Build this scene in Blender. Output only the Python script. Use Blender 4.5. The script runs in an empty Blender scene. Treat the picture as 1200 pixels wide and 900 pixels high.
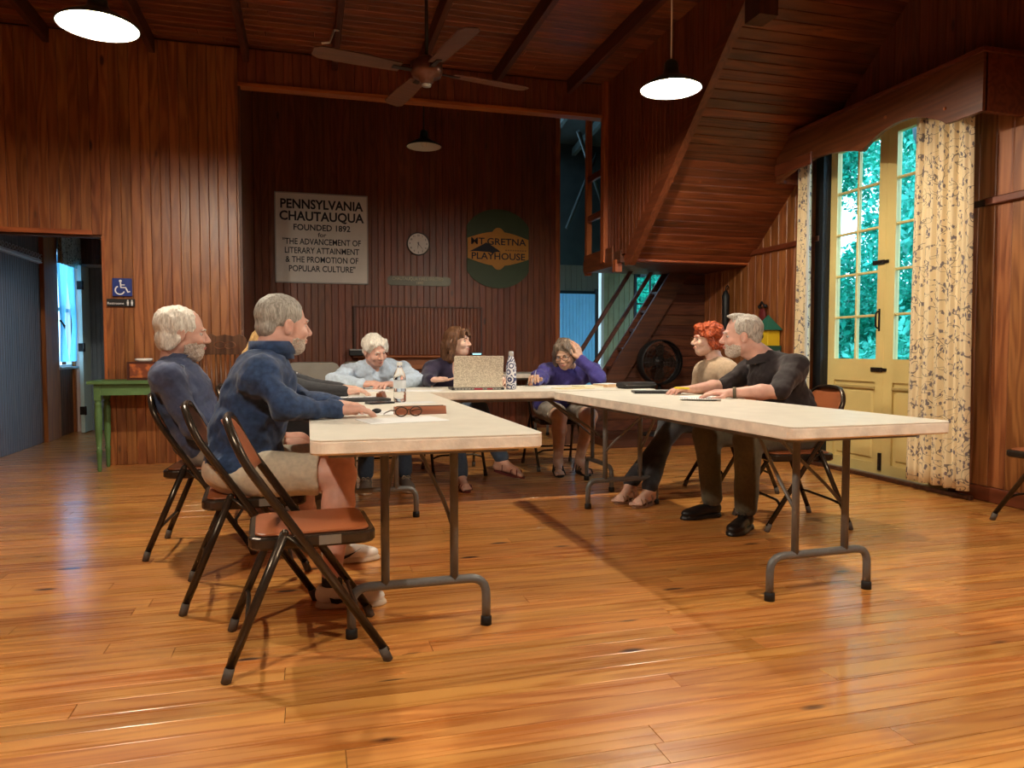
import bpy, math, random
import numpy as np
from mathutils import Vector, Matrix
random.seed(7)
# ---------------------------------------------------------------- camera, world, light, exposure
SC = bpy.context.scene
COL = SC.collection
cam_data = bpy.data.cameras.new('camera')
cam_data.sensor_width = 36.0
cam_data.lens = 36.0*865/1200
cam = bpy.data.objects.new('camera', cam_data)
COL.objects.link(cam)
cam.location = (0, 0, 1.02)
cam.rotation_euler = (math.radians(90-2.65), 0, math.radians(-15.5))
cam_data.clip_start = 0.05
SC.camera = cam
SC.view_settings.view_transform = 'Standard'
SC.view_settings.look = 'None'
SC.view_settings.gamma = 1.0
SC.view_settings.use_curve_mapping = False
SC.view_settings.exposure = 1.1
W = bpy.data.worlds.new('world')
SC.world = W
W.use_nodes = True
W.node_tree.nodes['Background'].inputs[0].default_value = (0.42, 0.72, 1.0, 1)
W.node_tree.nodes['Background'].inputs[1].default_value = 2.6
LAMP_E = 1150.0
LAMP_COL = (1.0, 0.88, 0.70, 1)

# ---------------------------------------------------------------- materials
def nt(name):
    m = bpy.data.materials.new(name); m.use_nodes = True
    t = m.node_tree; b = t.nodes['Principled BSDF']
    return m, t, b
def plain(name, col, rough=0.6, metal=0.0, spec=0.4, bump=0.0, bscale=80, var=0.0, vscale=6, sss=0.0, coat=0.0, emis=None, sheen=0.0):
    m, t, b = nt(name)
    b.inputs['Base Color'].default_value = (*col, 1)
    b.inputs['Roughness'].default_value = rough
    b.inputs['Metallic'].default_value = metal
    b.inputs['Specular IOR Level'].default_value = spec
    b.inputs['Coat Weight'].default_value = coat
    b.inputs['Sheen Weight'].default_value = sheen
    if sss:
        b.inputs['Subsurface Weight'].default_value = sss
        b.inputs['Subsurface Radius'].default_value = (0.012, 0.005, 0.003)
        b.inputs['Subsurface Scale'].default_value = 1.0
    if emis:
        b.inputs['Emission Color'].default_value = (*emis[0], 1); b.inputs['Emission Strength'].default_value = emis[1]
    tc = t.nodes.new('ShaderNodeTexCoord')
    if var:
        n = t.nodes.new('ShaderNodeTexNoise'); n.inputs['Scale'].default_value = vscale; n.inputs['Detail'].default_value = 4
        t.links.new(tc.outputs['Object'], n.inputs['Vector'])
        r = t.nodes.new('ShaderNodeMapRange'); r.inputs[1].default_value = .3; r.inputs[2].default_value = .7
        r.inputs[3].default_value = 1-var; r.inputs[4].default_value = 1+var
        t.links.new(n.outputs[0], r.inputs[0])
        x = t.nodes.new('ShaderNodeVectorMath'); x.operation = 'SCALE'; x.inputs[0].default_value = col
        t.links.new(r.outputs[0], x.inputs['Scale']); t.links.new(x.outputs[0], b.inputs['Base Color'])
    if bump:
        n = t.nodes.new('ShaderNodeTexNoise'); n.inputs['Scale'].default_value = bscale; n.inputs['Detail'].default_value = 3
        t.links.new(tc.outputs['Object'], n.inputs['Vector'])
        u = t.nodes.new('ShaderNodeBump'); u.inputs['Strength'].default_value = bump; u.inputs['Distance'].default_value = .01
        t.links.new(n.outputs[0], u.inputs['Height']); t.links.new(u.outputs[0], b.inputs['Normal'])
    return m
def wood(name, ca, cb, axis, rough=.35, knot=(.06, .02, .01), knots=.5, coat=0.0, gscale=1.0, tint=.25, spec=.5, rvar=.1, freq=26):
    """grain runs along `axis`; each board (object) gets its own offset and tint"""
    m, t, b = nt(name); N = t.nodes.new; L = t.links.new
    tc = N('ShaderNodeTexCoord'); oi = N('ShaderNodeObjectInfo')
    mp = N('ShaderNodeMapping'); s = [freq*gscale]*3; s[axis] = 1.1*gscale; mp.inputs['Scale'].default_value = s
    off = N('ShaderNodeVectorMath'); off.operation = 'SCALE'; off.inputs[0].default_value = (37, 53, 71)
    L(oi.outputs['Random'], off.inputs['Scale'])
    add = N('ShaderNodeVectorMath'); L(tc.outputs['Object'], add.inputs[0]); L(off.outputs[0], add.inputs[1])
    L(add.outputs[0], mp.inputs['Vector'])
    n1 = N('ShaderNodeTexNoise'); n1.inputs['Scale'].default_value = 1.0; n1.inputs['Detail'].default_value = 5
    n1.inputs['Distortion'].default_value = .6; L(mp.outputs[0], n1.inputs['Vector'])
    mp2 = N('ShaderNodeMapping'); s = [9*gscale]*3; s[axis] = .9*gscale; mp2.inputs['Scale'].default_value = s
    L(add.outputs[0], mp2.inputs['Vector'])
    wv = N('ShaderNodeTexNoise'); wv.inputs['Scale'].default_value = 1.0; wv.inputs['Detail'].default_value = 1
    L(mp2.outputs[0], wv.inputs['Vector'])
    sn = N('ShaderNodeMath'); sn.operation = 'MULTIPLY'; sn.inputs[1].default_value = 42; L(wv.outputs[0], sn.inputs[0])
    sn2 = N('ShaderNodeMath'); sn2.operation = 'SINE'; L(sn.outputs[0], sn2.inputs[0])
    mx = N('ShaderNodeMath'); mx.operation = 'MULTIPLY_ADD'; mx.inputs[1].default_value = .16; L(sn2.outputs[0], mx.inputs[0]); L(n1.outputs[0], mx.inputs[2])
    cr = N('ShaderNodeValToRGB'); cr.color_ramp.elements[0].position = .3; cr.color_ramp.elements[0].color = (*cb, 1)
    cr.color_ramp.elements[1].position = .68; cr.color_ramp.elements[1].color = (*ca, 1); L(mx.outputs[0], cr.inputs[0])
    hs = N('ShaderNodeHueSaturation')
    vr = N('ShaderNodeMapRange'); vr.inputs[3].default_value = 1-tint; vr.inputs[4].default_value = 1+tint; L(oi.outputs['Random'], vr.inputs[0]); L(vr.outputs[0], hs.inputs['Value'])
    ml = N('ShaderNodeMath'); ml.operation = 'MULTIPLY'; ml.inputs[1].default_value = 91.7; L(oi.outputs['Random'], ml.inputs[0])
    fr = N('ShaderNodeMath'); fr.operation = 'FRACT'; L(ml.outputs[0], fr.inputs[0])
    hr = N('ShaderNodeMapRange'); hr.inputs[3].default_value = .4945; hr.inputs[4].default_value = .505; L(fr.outputs[0], hr.inputs[0]); L(hr.outputs[0], hs.inputs['Hue'])
    L(cr.outputs[0], hs.inputs['Color'])
    # knots
    mk = N('ShaderNodeMapping'); s = [7.0]*3; s[axis] = 2.4; mk.inputs['Scale'].default_value = s; L(add.outputs[0], mk.inputs['Vector'])
    vo = N('ShaderNodeTexVoronoi'); vo.inputs['Scale'].default_value = 1.0; L(mk.outputs[0], vo.inputs['Vector'])
    kr = N('ShaderNodeMapRange'); kr.inputs[1].default_value = .07; kr.inputs[2].default_value = .14; kr.inputs[3].default_value = 1; kr.inputs[4].default_value = 0; L(vo.outputs['Distance'], kr.inputs[0])
    sp = N('ShaderNodeSeparateColor'); L(vo.outputs['Color'], sp.inputs[0])
    gt = N('ShaderNodeMath'); gt.operation = 'LESS_THAN'; gt.inputs[1].default_value = knots; L(sp.outputs[0], gt.inputs[0])
    km = N('ShaderNodeMath'); km.operation = 'MULTIPLY'; L(kr.outputs[0], km.inputs[0]); L(gt.outputs[0], km.inputs[1])
    mix = N('ShaderNodeMix'); mix.data_type = 'RGBA'; L(km.outputs[0], mix.inputs['Factor']); L(hs.outputs[0], mix.inputs['A']); mix.inputs['B'].default_value = (*knot, 1)
    L(mix.outputs['Result'], b.inputs['Base Color'])
    rr = N('ShaderNodeMapRange'); rr.inputs[3].default_value = rough-rvar; rr.inputs[4].default_value = rough+rvar; L(n1.outputs[0], rr.inputs[0]); L(rr.outputs[0], b.inputs['Roughness'])
    b.inputs['Specular IOR Level'].default_value = spec; b.inputs['Coat Weight'].default_value = coat; b.inputs['Coat Roughness'].default_value = .16
    bu = N('ShaderNodeBump'); bu.inputs['Strength'].default_value = .12; bu.inputs['Distance'].default_value = .004; L(mx.outputs[0], bu.inputs['Height']); L(bu.outputs[0], b.inputs['Normal'])
    return m

M_FLOOR = wood('floor_pine', (.72, .33, .085), (.52, .185, .036), 0, rough=.29, coat=.55, knots=.42, tint=.15, freq=40)
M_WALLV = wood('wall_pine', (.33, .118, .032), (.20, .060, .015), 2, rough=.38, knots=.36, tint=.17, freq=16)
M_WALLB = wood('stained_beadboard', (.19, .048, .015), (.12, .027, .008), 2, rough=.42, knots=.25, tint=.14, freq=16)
M_OAKV = wood('oak_panel', (.34, .125, .037), (.19, .058, .015), 2, rough=.4, knots=.0, tint=.12, freq=34)
M_CEIL = wood('ceiling_pine', (.20, .052, .014), (.11, .026, .007), 0, rough=.45, knots=.22, tint=.3, freq=20)
M_RAFT = wood('rafter', (.08, .02, .008), (.045, .011, .005), 1, rough=.5, knots=.1, tint=.12)
M_TRIMX = wood('trim_x', (.40, .115, .026), (.26, .065, .014), 0, rough=.4, knots=.1, tint=.12)
M_TRIMY = wood('trim_y', (.16, .042, .013), (.10, .024, .007), 1, rough=.42, knots=.08, tint=.12)
M_TRIMZ = wood('trim_z', (.40, .115, .026), (.26, .065, .014), 2, rough=.4, knots=.12, tint=.12)
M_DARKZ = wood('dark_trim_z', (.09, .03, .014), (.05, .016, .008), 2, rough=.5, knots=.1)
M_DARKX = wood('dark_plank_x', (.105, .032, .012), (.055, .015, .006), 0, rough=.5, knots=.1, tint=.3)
M_GREYV = wood('corridor_board', (.15, .075, .05), (.09, .042, .028), 2, rough=.45, knots=.05, tint=.12)
M_BLUEV = plain('blue_grey_board', (.21, .27, .35), .5, var=.1)
M_LBLUE = plain('light_blue_door', (.22, .58, .95), .6, var=.05)
M_GREENV = plain('pale_green_board', (.34, .36, .2), .6, var=.15)
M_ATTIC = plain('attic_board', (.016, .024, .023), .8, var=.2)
M_BACKING = plain('dark_backing', (.05, .018, .008), .8)
M_BLACK = plain('black_paint', (.008, .008, .009), .5)
M_CREAM = plain('cream_door_paint', (.72, .56, .22), .42, var=.06, vscale=3, bump=.05, bscale=30)
M_IRON = plain('black_iron', (.02, .013, .01), .45, metal=.4)
M_TABLE = plain('table_plastic', (.84, .79, .68), .42, var=.05, vscale=9, bump=.12, bscale=160, spec=.5)
M_TABLEE = plain('table_scuffed_edge', (.88, .80, .68), .55, var=.16, vscale=14, bump=.2, bscale=60)
M_LEG = plain('grey_steel_leg', (.17, .17, .165), .38, metal=.2, var=.1, vscale=20)
M_FRAME = plain('brown_chair_metal', (.052, .037, .025), .27, metal=.55, var=.15, vscale=14)
M_VINYL = plain('brown_vinyl', (.36, .105, .035), .38, bump=.08, bscale=200, var=.1, vscale=10)
M_RUBBER = plain('rubber_tip', (.11, .09, .075), .7)
M_RUBBERK = plain('black_rubber', (.012, .012, .012), .6)
M_STICK = plain('sticker', (.2, .18, .15), .5)
M_WHITE = plain('white_enamel', (.85, .85, .82), .3)
M_PAPER = plain('paper', (.86, .86, .85), .8, spec=.1)
M_INK = plain('ink', (.012, .012, .02), .6)
M_GREEN = plain('green_paint', (.085, .17, .055), .5, var=.15, bump=.1, bscale=30)

# ---------------------------------------------------------------- mesh helpers
class MB:
    def __init__(s): s.v = []; s.f = []; s.sm = []
    def add(s, v, f, smooth=False):
        n = len(s.v); s.v += [tuple(p) for p in v]; s.f += [tuple(i+n for i in q) for q in f]; s.sm += [smooth]*len(f); return s
    def box(s, x0, x1, y0, y1, z0, z1):
        return s.add([(x0,y0,z0),(x1,y0,z0),(x1,y1,z0),(x0,y1,z0),(x0,y0,z1),(x1,y0,z1),(x1,y1,z1),(x0,y1,z1)],
                     [(3,2,1,0),(4,5,6,7),(0,1,5,4),(1,2,6,5),(2,3,7,6),(3,0,4,7)])
    def cbox(s, x0, x1, y0, y1, z0, z1, c, d):
        """box whose face toward d ('+x' ...) has its four edges chamfered by c"""
        ax = 'xyz'.index(d[1]); sg = d[0] == '+'
        lo = [x0,y0,z0]; hi = [x1,y1,z1]; a, b = [i for i in range(3) if i != ax]
        base, top = (lo[ax], hi[ax]) if sg else (hi[ax], lo[ax]); mid = top-c if sg else top+c
        def ring(w, ins):
            r = []
            for (p, q) in ((lo[a]+ins,lo[b]+ins),(hi[a]-ins,lo[b]+ins),(hi[a]-ins,hi[b]-ins),(lo[a]+ins,hi[b]-ins)):
                v = [0,0,0]; v[ax] = w; v[a] = p; v[b] = q; r.append(tuple(v))
            return r
        V = ring(base,0)+ring(mid,0)+ring(top,c)
        F = [(3,2,1,0),(8,9,10,11)]
        for k in (0,4):
            for i in range(4): j = (i+1)%4; F.append((k+i,k+j,k+4+j,k+4+i))
        if (ax == 1) == sg: F = [tuple(reversed(f)) for f in F]
        return s.add(V, F)
    def prism(s, poly, a0, a1, plane='xz'):
        """extrude a 2-D polygon; plane 'xz' extrudes along y, 'yz' along x, 'xy' along z"""
        n = len(poly)
        def P(p, w): return {'xz': (p[0],w,p[1]), 'yz': (w,p[0],p[1]), 'xy': (p[0],p[1],w)}[plane]
        V = [P(p,a0) for p in poly]+[P(p,a1) for p in poly]
        F = [tuple(range(n))[::-1], tuple(range(n,2*n))]+[(i,(i+1)%n,n+(i+1)%n,n+i) for i in range(n)]
        return s.add(V, F)
    def tube(s, pts, r, n=10, closed=False, cap=True, sq=(1,1)):
        pts = [Vector(p) for p in pts]; m = len(pts); R = r if isinstance(r,(list,tuple)) else [r]*m
        T = []
        for i in range(m):
            if closed: t = pts[(i+1)%m]-pts[i-1]
            else: t = pts[min(i+1,m-1)]-pts[max(i-1,0)]
            T.append(t.normalized() if t.length > 1e-9 else Vector((0,0,1)))
        up = Vector((0,0,1)) if abs(T[0].z) < .9 else Vector((1,0,0))
        nrm = (up-T[0]*up.dot(T[0])).normalized(); V = []
        for i in range(m):
            if i: nrm = (nrm-T[i]*nrm.dot(T[i])); nrm = nrm.normalized() if nrm.length > 1e-6 else up
            bn = T[i].cross(nrm)
            for k in range(n):
                a = 2*math.pi*k/n
                V.append(pts[i]+nrm*math.cos(a)*R[i]*sq[0]+bn*math.sin(a)*R[i]*sq[1])
        F = []
        for i in range(m if closed else m-1):
            j = (i+1)%m
            for k in range(n): l = (k+1)%n; F.append((i*n+k,i*n+l,j*n+l,j*n+k))
        s.add(V, F, True)
        if cap and not closed:
            o = len(s.v)-len(V); s.f += [tuple(o+k for k in range(n))[::-1], tuple(o+(m-1)*n+k for k in range(n))]; s.sm += [False]*2
        return s
    def lathe(s, prof, c=(0,0,0), n=24, axis='z'):
        V = []
        for (r, h) in prof:
            for k in range(n):
                a = 2*math.pi*k/n; p = (r*math.cos(a), r*math.sin(a), h)
                if axis == 'x': p = (h, p[0], p[1])
                if axis == 'y': p = (p[0], h, p[1])
                V.append((c[0]+p[0], c[1]+p[1], c[2]+p[2]))
        F = [(i*n+k,i*n+(k+1)%n,(i+1)*n+(k+1)%n,(i+1)*n+k) for i in range(len(prof)-1) for k in range(n)]
        return s.add(V, F, True)
    def sphere(s, c, r, n=12, sc=(1,1,1)):
        prof = [(max(1e-4,r*math.sin(math.pi*i/n)), -r*math.cos(math.pi*i/n)) for i in range(n+1)]
        m = MB().lathe(prof, n=n*2)
        return s.add([(c[0]+v[0]*sc[0], c[1]+v[1]*sc[1], c[2]+v[2]*sc[2]) for v in m.v], m.f, True)
    def xf(s, M):
        s.v = [tuple(M @ Vector(p)) for p in s.v]; return s
    def build(s, name, mat, parent=None, off=(0,0,0)):
        me = bpy.data.meshes.new(name); me.from_pydata([(a-off[0],b-off[1],c-off[2]) for a,b,c in s.v], [], s.f)
        if any(s.sm): me.polygons.foreach_set('use_smooth', s.sm)
        if isinstance(mat,(list,tuple)):
            for m in mat: me.materials.append(m)
        else: me.materials.append(mat)
        me.update(); o = bpy.data.objects.new(name, me); COL.objects.link(o)
        if parent: o.parent = parent
        return o
def fillet(pts, r, n=5):
    pts = [Vector(p) for p in pts]; out = [pts[0]]
    for i in range(1, len(pts)-1):
        a, b, c = pts[i-1], pts[i], pts[i+1]; u = (a-b); w = (c-b); rr = min(r, u.length*.49, w.length*.49)
        p = b+u.normalized()*rr; q = b+w.normalized()*rr
        for k in range(n+1): t = k/n; out.append(p*(1-t)**2+b*2*t*(1-t)+q*t*t)
    out.append(pts[-1]); return out
def rrect(x0, x1, y0, y1, r, n=5):
    out = []
    for cx, cy, a0 in ((x1-r,y1-r,0),(x0+r,y1-r,90),(x0+r,y0+r,180),(x1-r,y0+r,270)):
        for k in range(n+1): a = math.radians(a0+90*k/n); out.append((cx+r*math.cos(a), cy+r*math.sin(a)))
    return out
def slab(mb, poly, z0, z1, c=.006):
    """rounded slab in xy with softened rims"""
    cx = sum(p[0] for p in poly)/len(poly); cy = sum(p[1] for p in poly)/len(poly)
    def sh(ins): 
        out = []
        for x, y in poly:
            dx, dy = x-cx, y-cy; L = math.hypot(dx,dy); out.append((x-dx/L*ins, y-dy/L*ins))
        return out
    R = [(c,z0),(0,z0+c),(0,z1-c),(c*.3,z1-c*.3),(c,z1)]
    V = []; n = len(poly)
    for ins, z in R: V += [(x,y,z) for x,y in sh(ins)]
    F = [tuple(range(n))[::-1], tuple(range((len(R)-1)*n, len(R)*n))]
    sm = []
    mb.add(V, F)
    o = len(mb.v)-len(V)
    for i in range(len(R)-1):
        for k in range(n): l = (k+1)%n; mb.f.append((o+i*n+k,o+i*n+l,o+(i+1)*n+l,o+(i+1)*n+k)); mb.sm.append(False)
    return mb
def thing(name, label, cat, loc=(0,0,0), rz=0, group=None):
    o = bpy.data.objects.new(name, None); COL.objects.link(o); o.empty_display_size = .05
    o.location = loc; o.rotation_euler = (0,0,rz); o['label'] = label; o['category'] = cat
    if group: o['group'] = group
    return o
def tag(o, label, cat, group=None):
    o['label'] = label; o['category'] = cat
    if group: o['group'] = group
    return o
def struct(o): o['kind'] = 'structure'; return o
def sroot(name, loc=(0,0,0)):
    o = bpy.data.objects.new(name, None); COL.objects.link(o); o.location = loc; o['kind'] = 'structure'; return o
def dup(root, loc, rz, label, group=None):
    r = root.copy(); COL.objects.link(r); r.location = loc; r.rotation_euler = (0,0,rz); r['label'] = label
    if group: r['group'] = group
    for ch in list(root.children):
        c = ch.copy(); COL.objects.link(c); c.parent = r
        for g in ch.children:
            d = g.copy(); COL.objects.link(d); d.parent = c
    return r
def text(s, size, mat, parent, pos, rx=90, rz=0, off=0.0, name='lettering', align='CENTER', sx=1.0, ext=.0015, ry=0):
    cu = bpy.data.curves.new(name, 'FONT'); cu.body = s; cu.size = size; cu.align_x = align; cu.align_y = 'CENTER'
    cu.extrude = ext; cu.offset = off; cu.resolution_u = 3
    o = bpy.data.objects.new(name, cu); COL.objects.link(o)
    dg = bpy.context.evaluated_depsgraph_get(); me = bpy.data.meshes.new_from_object(o.evaluated_get(dg))
    bpy.data.objects.remove(o); me.materials.clear(); me.materials.append(mat)
    o = bpy.data.objects.new(name, me); COL.objects.link(o); o.parent = parent
    o.location = pos; o.rotation_euler = (math.radians(rx), math.radians(ry), math.radians(rz)); o.scale = (sx,1,1)
    return o

# ================================================================ ROOM
YW = 7.2      # proscenium wall
# --- floor
fl = MB().box(-6.0, 4.6, -3.6, 11.2, -.12, -.022).build('floor', M_BACKING); struct(fl)
BW = .092; rows = []
y = 1.15; n_parts = 0; rest = MB()
while y < 11.1:
    x = -3.4 + random.uniform(-1.8, 0)
    xe = 4.55 if y > -1 else 4.4
    while x < xe:
        L = random.uniform(1.3, 3.4); x1 = min(x+L, xe); x0 = max(x,-3.3)
        if x1 - x0 > .05:
            zt = random.uniform(-.0008, .0); 
            if y < YW and x1 > -2.9 + 0 and not (x1 < y*-.36-.1) and n_parts < 285:
                MB().cbox(x0+.0009, x1-.0009, y+.0008, y+BW-.0008, -.02, zt, .0005, '+z').build('floor_board', M_FLOOR, fl); n_parts += 1
            else: rest.cbox(x0+.0009, x1-.0009, y+.0008, y+BW-.0008, -.02, zt, .0005, '+z')
        x += L
    y += BW
# boards behind the camera
y = 1.15-BW
while y > -3.5:
    rest.cbox(-3.3, 4.4, y+.0004, y+BW-.0004, -.02, 0, .0016, '+z'); y -= BW
o = rest.build('floor_boards', M_FLOOR, fl); o['kind'] = 'stuff'

def vboards(root, name, axis, a0, a1, face, z0, z1, w, mat, d, thick=.018, c=.004, zf=None, off=(0,0,0)):
    """vertical boards along 'x' or 'y'; face = coordinate of the front, d = outward direction ('-y','+x','-x')"""
    a = a0; k = 0
    while a < a1-.005:
        b = min(a+w, a1); lo, hi = (z0, z1) if zf is None else zf((a+b)/2)
        t = thick+random.uniform(-.001,.001)
        if hi-lo > .02:
            m = MB(); g = .0008
            if d == '-y': m.cbox(a+g, b-g, face-0, face+t, lo, hi, c, '-y')
            if d == '+y': m.cbox(a+g, b-g, face-t, face, lo, hi, c, '+y')
            if d == '-x': m.cbox(face, face+t, a+g, b-g, lo, hi, c, '-x')
            if d == '+x': m.cbox(face-t, face, a+g, b-g, lo, hi, c, '+x')
            m.build(name, mat, root, off)
        a = b; k += 1
# --- proscenium wall (back wall of the hall) with its two openings
wb = MB()
wb.box(-3.3, -2.72, YW+.018, YW+.12, 0, 2.0).box(-3.3, -1.70, YW+.018, YW+.12, 2.0, 3.9).box(-1.70, -.575, YW+.018, YW+.12, 0, 3.9).box(-.575, 3.0, YW+.018, YW+.12, 3.43, 3.9).box(-3.4, 5.4, YW+.018, YW+.12, 3.86, 5.0).box(4.42, 5.4, YW+.018, YW+.12, 0, 5.0)  # last two boxes, out of sight, added to keep sky light out
wall_back = wb.build('wall_back', M_BACKING); struct(wall_back)
zs = lambda x: (0.0, 3.74) if x > -1.70 or x < -2.72 else (2.02, 3.74)
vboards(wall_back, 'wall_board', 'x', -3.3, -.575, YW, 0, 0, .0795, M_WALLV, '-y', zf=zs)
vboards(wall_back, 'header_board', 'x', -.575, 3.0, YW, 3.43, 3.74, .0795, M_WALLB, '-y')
MB().box(-.575, 3.0, YW-.02, YW+.10, 3.40, 3.432).build('header_trim', M_TRIMX, wall_back)
MB().box(-2.85, -1.78, YW-.025, YW+.0, 2.015, 2.055).build('door_head_trim', M_TRIMX, wall_back)
MB().box(-.577, -.555, YW-.012, YW+.13, 0, 3.42).build('opening_jamb', M_DARKZ, wall_back)
MB().box(-1.715, -1.69, YW-.004, YW+.12, 0, 2.01).build('doorway_jamb', M_TRIMZ, wall_back)
# dark stage curtain edge just inside the opening
# --- recess behind the opening: side wall, sign wall, ceiling
YB = 9.2
rl = MB().box(-.68, -.60, YW+.12, YB+.1, 0, 4.3).build('wall_recess_left', M_BACKING); struct(rl)
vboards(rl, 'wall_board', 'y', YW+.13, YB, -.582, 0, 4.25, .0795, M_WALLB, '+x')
rb = MB().box(-.68, 3.16, YB+.018, YB+.12, 0, 4.3).build('wall_recess_back', M_BACKING); struct(rb)
# sign wall: boards run full height except around the framed panel
NX0, NX1, NZ0, NZ1 = .575, 2.135, .955, 1.55
def zsign(x): return (0, 4.25)
a = -.58
while a < 3.155:
    b = min(a+.0795, 3.16); g = .0008
    if NX0-.02 < (a+b)/2 < NX1+.02:
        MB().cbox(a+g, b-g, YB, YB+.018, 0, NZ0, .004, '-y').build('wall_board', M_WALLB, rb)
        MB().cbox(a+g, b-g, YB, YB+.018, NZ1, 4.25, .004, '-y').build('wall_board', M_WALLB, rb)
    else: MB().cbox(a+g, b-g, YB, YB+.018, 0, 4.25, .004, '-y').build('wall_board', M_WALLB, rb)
    a = b
a = NX0
while a < NX1-.01:
    b = min(a+.046, NX1); MB().cbox(a+.0006, b-.0006, YB+.012, YB+.02, NZ0, NZ1, .006, '-y').build('panel_board', M_TRIMY if False else M_WALLB, rb); a = b
m = MB().box(NX0-.02, NX1+.02, YB-.012, YB+.0, NZ1-.004, NZ1+.014).box(NX0-.02, NX0, YB-.012, YB, NZ0, NZ1).box(NX1, NX1+.02, YB-.012, YB, NZ0, NZ1)
m.build('panel_frame', M_DARKZ, rb)
MB().box(3.14, 3.2, YB-.01, YB+.14, 0, 4.25).build('corner_post', M_TRIMZ, rb)
rc = MB().box(-.7, 3.3, YW+.12, YB+.12, 4.26, 4.36).build('ceiling_recess', M_CEIL); struct(rc)
# --- main ceiling: boards across, rafters lengthwise
ce = MB().box(-3.4, 4.7, -3.6, YW+.12, 3.775, 3.85).build('ceiling', M_BACKING); struct(ce)
y = 2.2
while y < YW+.02:
    b = min(y+.105, YW+.02); x = -3.3
    while x < 4.4:
        L = random.uniform(2.2, 4.0); x1 = min(4.4, x+L)
        MB().cbox(x, x1-.001, y+.001, b-.001, 3.755, 3.776, .005, '-z').build('ceiling_board', M_CEIL, ce); x = x1
    y = b
m = MB(); y = 2.2
while y > -3.5: m.cbox(-3.3, 4.4, y-.104, y-.001, 3.755, 3.776, .005, '-z'); y -= .105
o = m.build('ceiling_boards', M_CEIL, ce); o['kind'] = 'stuff'
for x in (-2.9, -2.1, -1.28, -.5, .28, 1.06, 1.82, 2.6):
    MB().cbox(x-.025, x+.025, -3.5, YW, 3.62, 3.756, .004, '-z').build('rafter', M_RAFT, ce)
# --- right wall
XR = 4.4
wr = MB()
D0, D1, DZ = 4.15, 5.56, 2.8
wr.box(XR+.018, XR+.14, -3.6, D0, 0, 3.9).box(XR+.018, XR+.14, D1, 7.80, 0, 3.9).box(XR+.018, XR+.14, D0, D1, DZ, 3.9)
wall_right = wr.build('wall_right', M_BACKING); struct(wall_right)
vboards(wall_right, 'panel_board', 'y', 2.9, D0, XR, .1, 1.985, .125, M_OAKV, '-x')
vboards(wall_right, 'panel_board', 'y', 2.9, D0, XR, 2.03, 2.8, .125, M_OAKV, '-x')
vboards(wall_right, 'panel_board', 'y', D1+.05, 7.79, XR, .1, 1.985, .125, M_OAKV, '-x')
vboards(wall_right, 'panel_board', 'y', D1+.05, 7.2, XR, 2.03, 2.8, .125, M_OAKV, '-x')
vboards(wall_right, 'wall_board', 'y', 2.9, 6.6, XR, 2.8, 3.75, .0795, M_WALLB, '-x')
vboards(wall_right, 'wall_board', 'y', -3.5, 2.9, XR, 0, 3.75, .64, M_OAKV, '-x')
MB().cbox(XR-.035, XR, -3.5, D0-.2, 1.98, 2.03, .006, '-x').build('rail', M_TRIMY, wall_right)
MB().cbox(XR-.035, XR, D1+.05, 7.78, 1.98, 2.03, .006, '-x').build('rail', M_TRIMY, wall_right)
bs = MB().cbox(XR-.018, XR+.0, -3.5, D0, 0, .1, .006, '-x').cbox(XR-.018, XR, D1+.02, 7.78, 0, .1, .006, '-x').build('baseboard_right', M_TRIMY); struct(bs)
# --- hall left wall and rear wall (beyond the frame)
wl = MB().box(-3.4, -3.3, -3.6, YW+.12, 0, 3.9).build('wall_left', M_WALLB); struct(wl)
wf = MB().box(-3.4, 4.6, -3.7, -3.6, 0, 3.9).build('wall_front', M_WALLB); struct(wf)
# --- corridor beyond the left doorway
cl = MB().box(-2.92, -2.82, YW+.12, 9.62, 0, 2.6).box(-2.92, -2.82, 10.27, 10.5, 0, 2.6).box(-2.92, -2.82, 9.62, 10.27, 0, .82).box(-2.92, -2.82, 9.62, 10.27, 2.2, 2.6).build('wall_corridor_left', M_BACKING); struct(cl)
vboards(cl, 'wall_board', 'y', YW+.12, 9.18, -2.8, 0, 2.55, .06, M_GREYV, '+x')
vboards(cl, 'wall_board', 'y', 9.64, 10.25, -2.8, 0, .80, .0795, M_GREYV, '+x')
vboards(cl, 'wall_board', 'y', 9.64, 10.25, -2.8, 2.2, 2.55, .0795, M_GREYV, '+x')
MB().cbox(-2.82, -2.76, 9.18, 9.64, 0, 2.55, .006, '+x').build('corner_board', M_TRIMZ, cl)
MB().cbox(-2.82, -2.77, 10.25, 10.42, 0, 2.2, .006, '+x').build('corner_board', M_TRIMZ, cl)
mold = MB()
prof = [(-2.8,1.955),(-2.775,1.96),(-2.77,1.975),(-2.785,1.985),(-2.765,1.998),(-2.8,2.005)]
mold.prism([(p[0],p[1]) for p in prof], YW+.13, 9.18, 'xz')
for k in range(22):
    yy = YW+.2+k*.088
    mold.tube([(-2.775, yy+.03*math.cos(t), 2.035+.022*math.sin(t)) for t in [2*math.pi*i/10 for i in range(10)]], .005, 5, closed=True)
mold.build('scroll_moulding', plain('moulding_paint', (.45,.42,.42), .5), cl)
ceb = MB().box(-2.92, -1.75, 10.42, 10.52, 0, 2.6).box(-1.75, -1.2, 10.42, 10.52, 2.0, 2.6).build('wall_corridor_end', M_BACKING); struct(ceb)  # open gap at the right end is added, unseen, to let daylight in
vboards(ceb, 'wall_board', 'x', -2.66, -2.2, 10.40, 0, 2.05, .05, M_BLUEV, '-y')
vboards(ceb, 'wall_board', 'x', -2.75, -1.3, 10.40, 2.09, 2.5, .0795, M_GREYV, '-y')
MB().box(-2.75, -2.2, 10.37, 10.42, 2.05, 2.09).build('head_casing', plain('pale_paint', (.55,.6,.6), .5), ceb)
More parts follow.
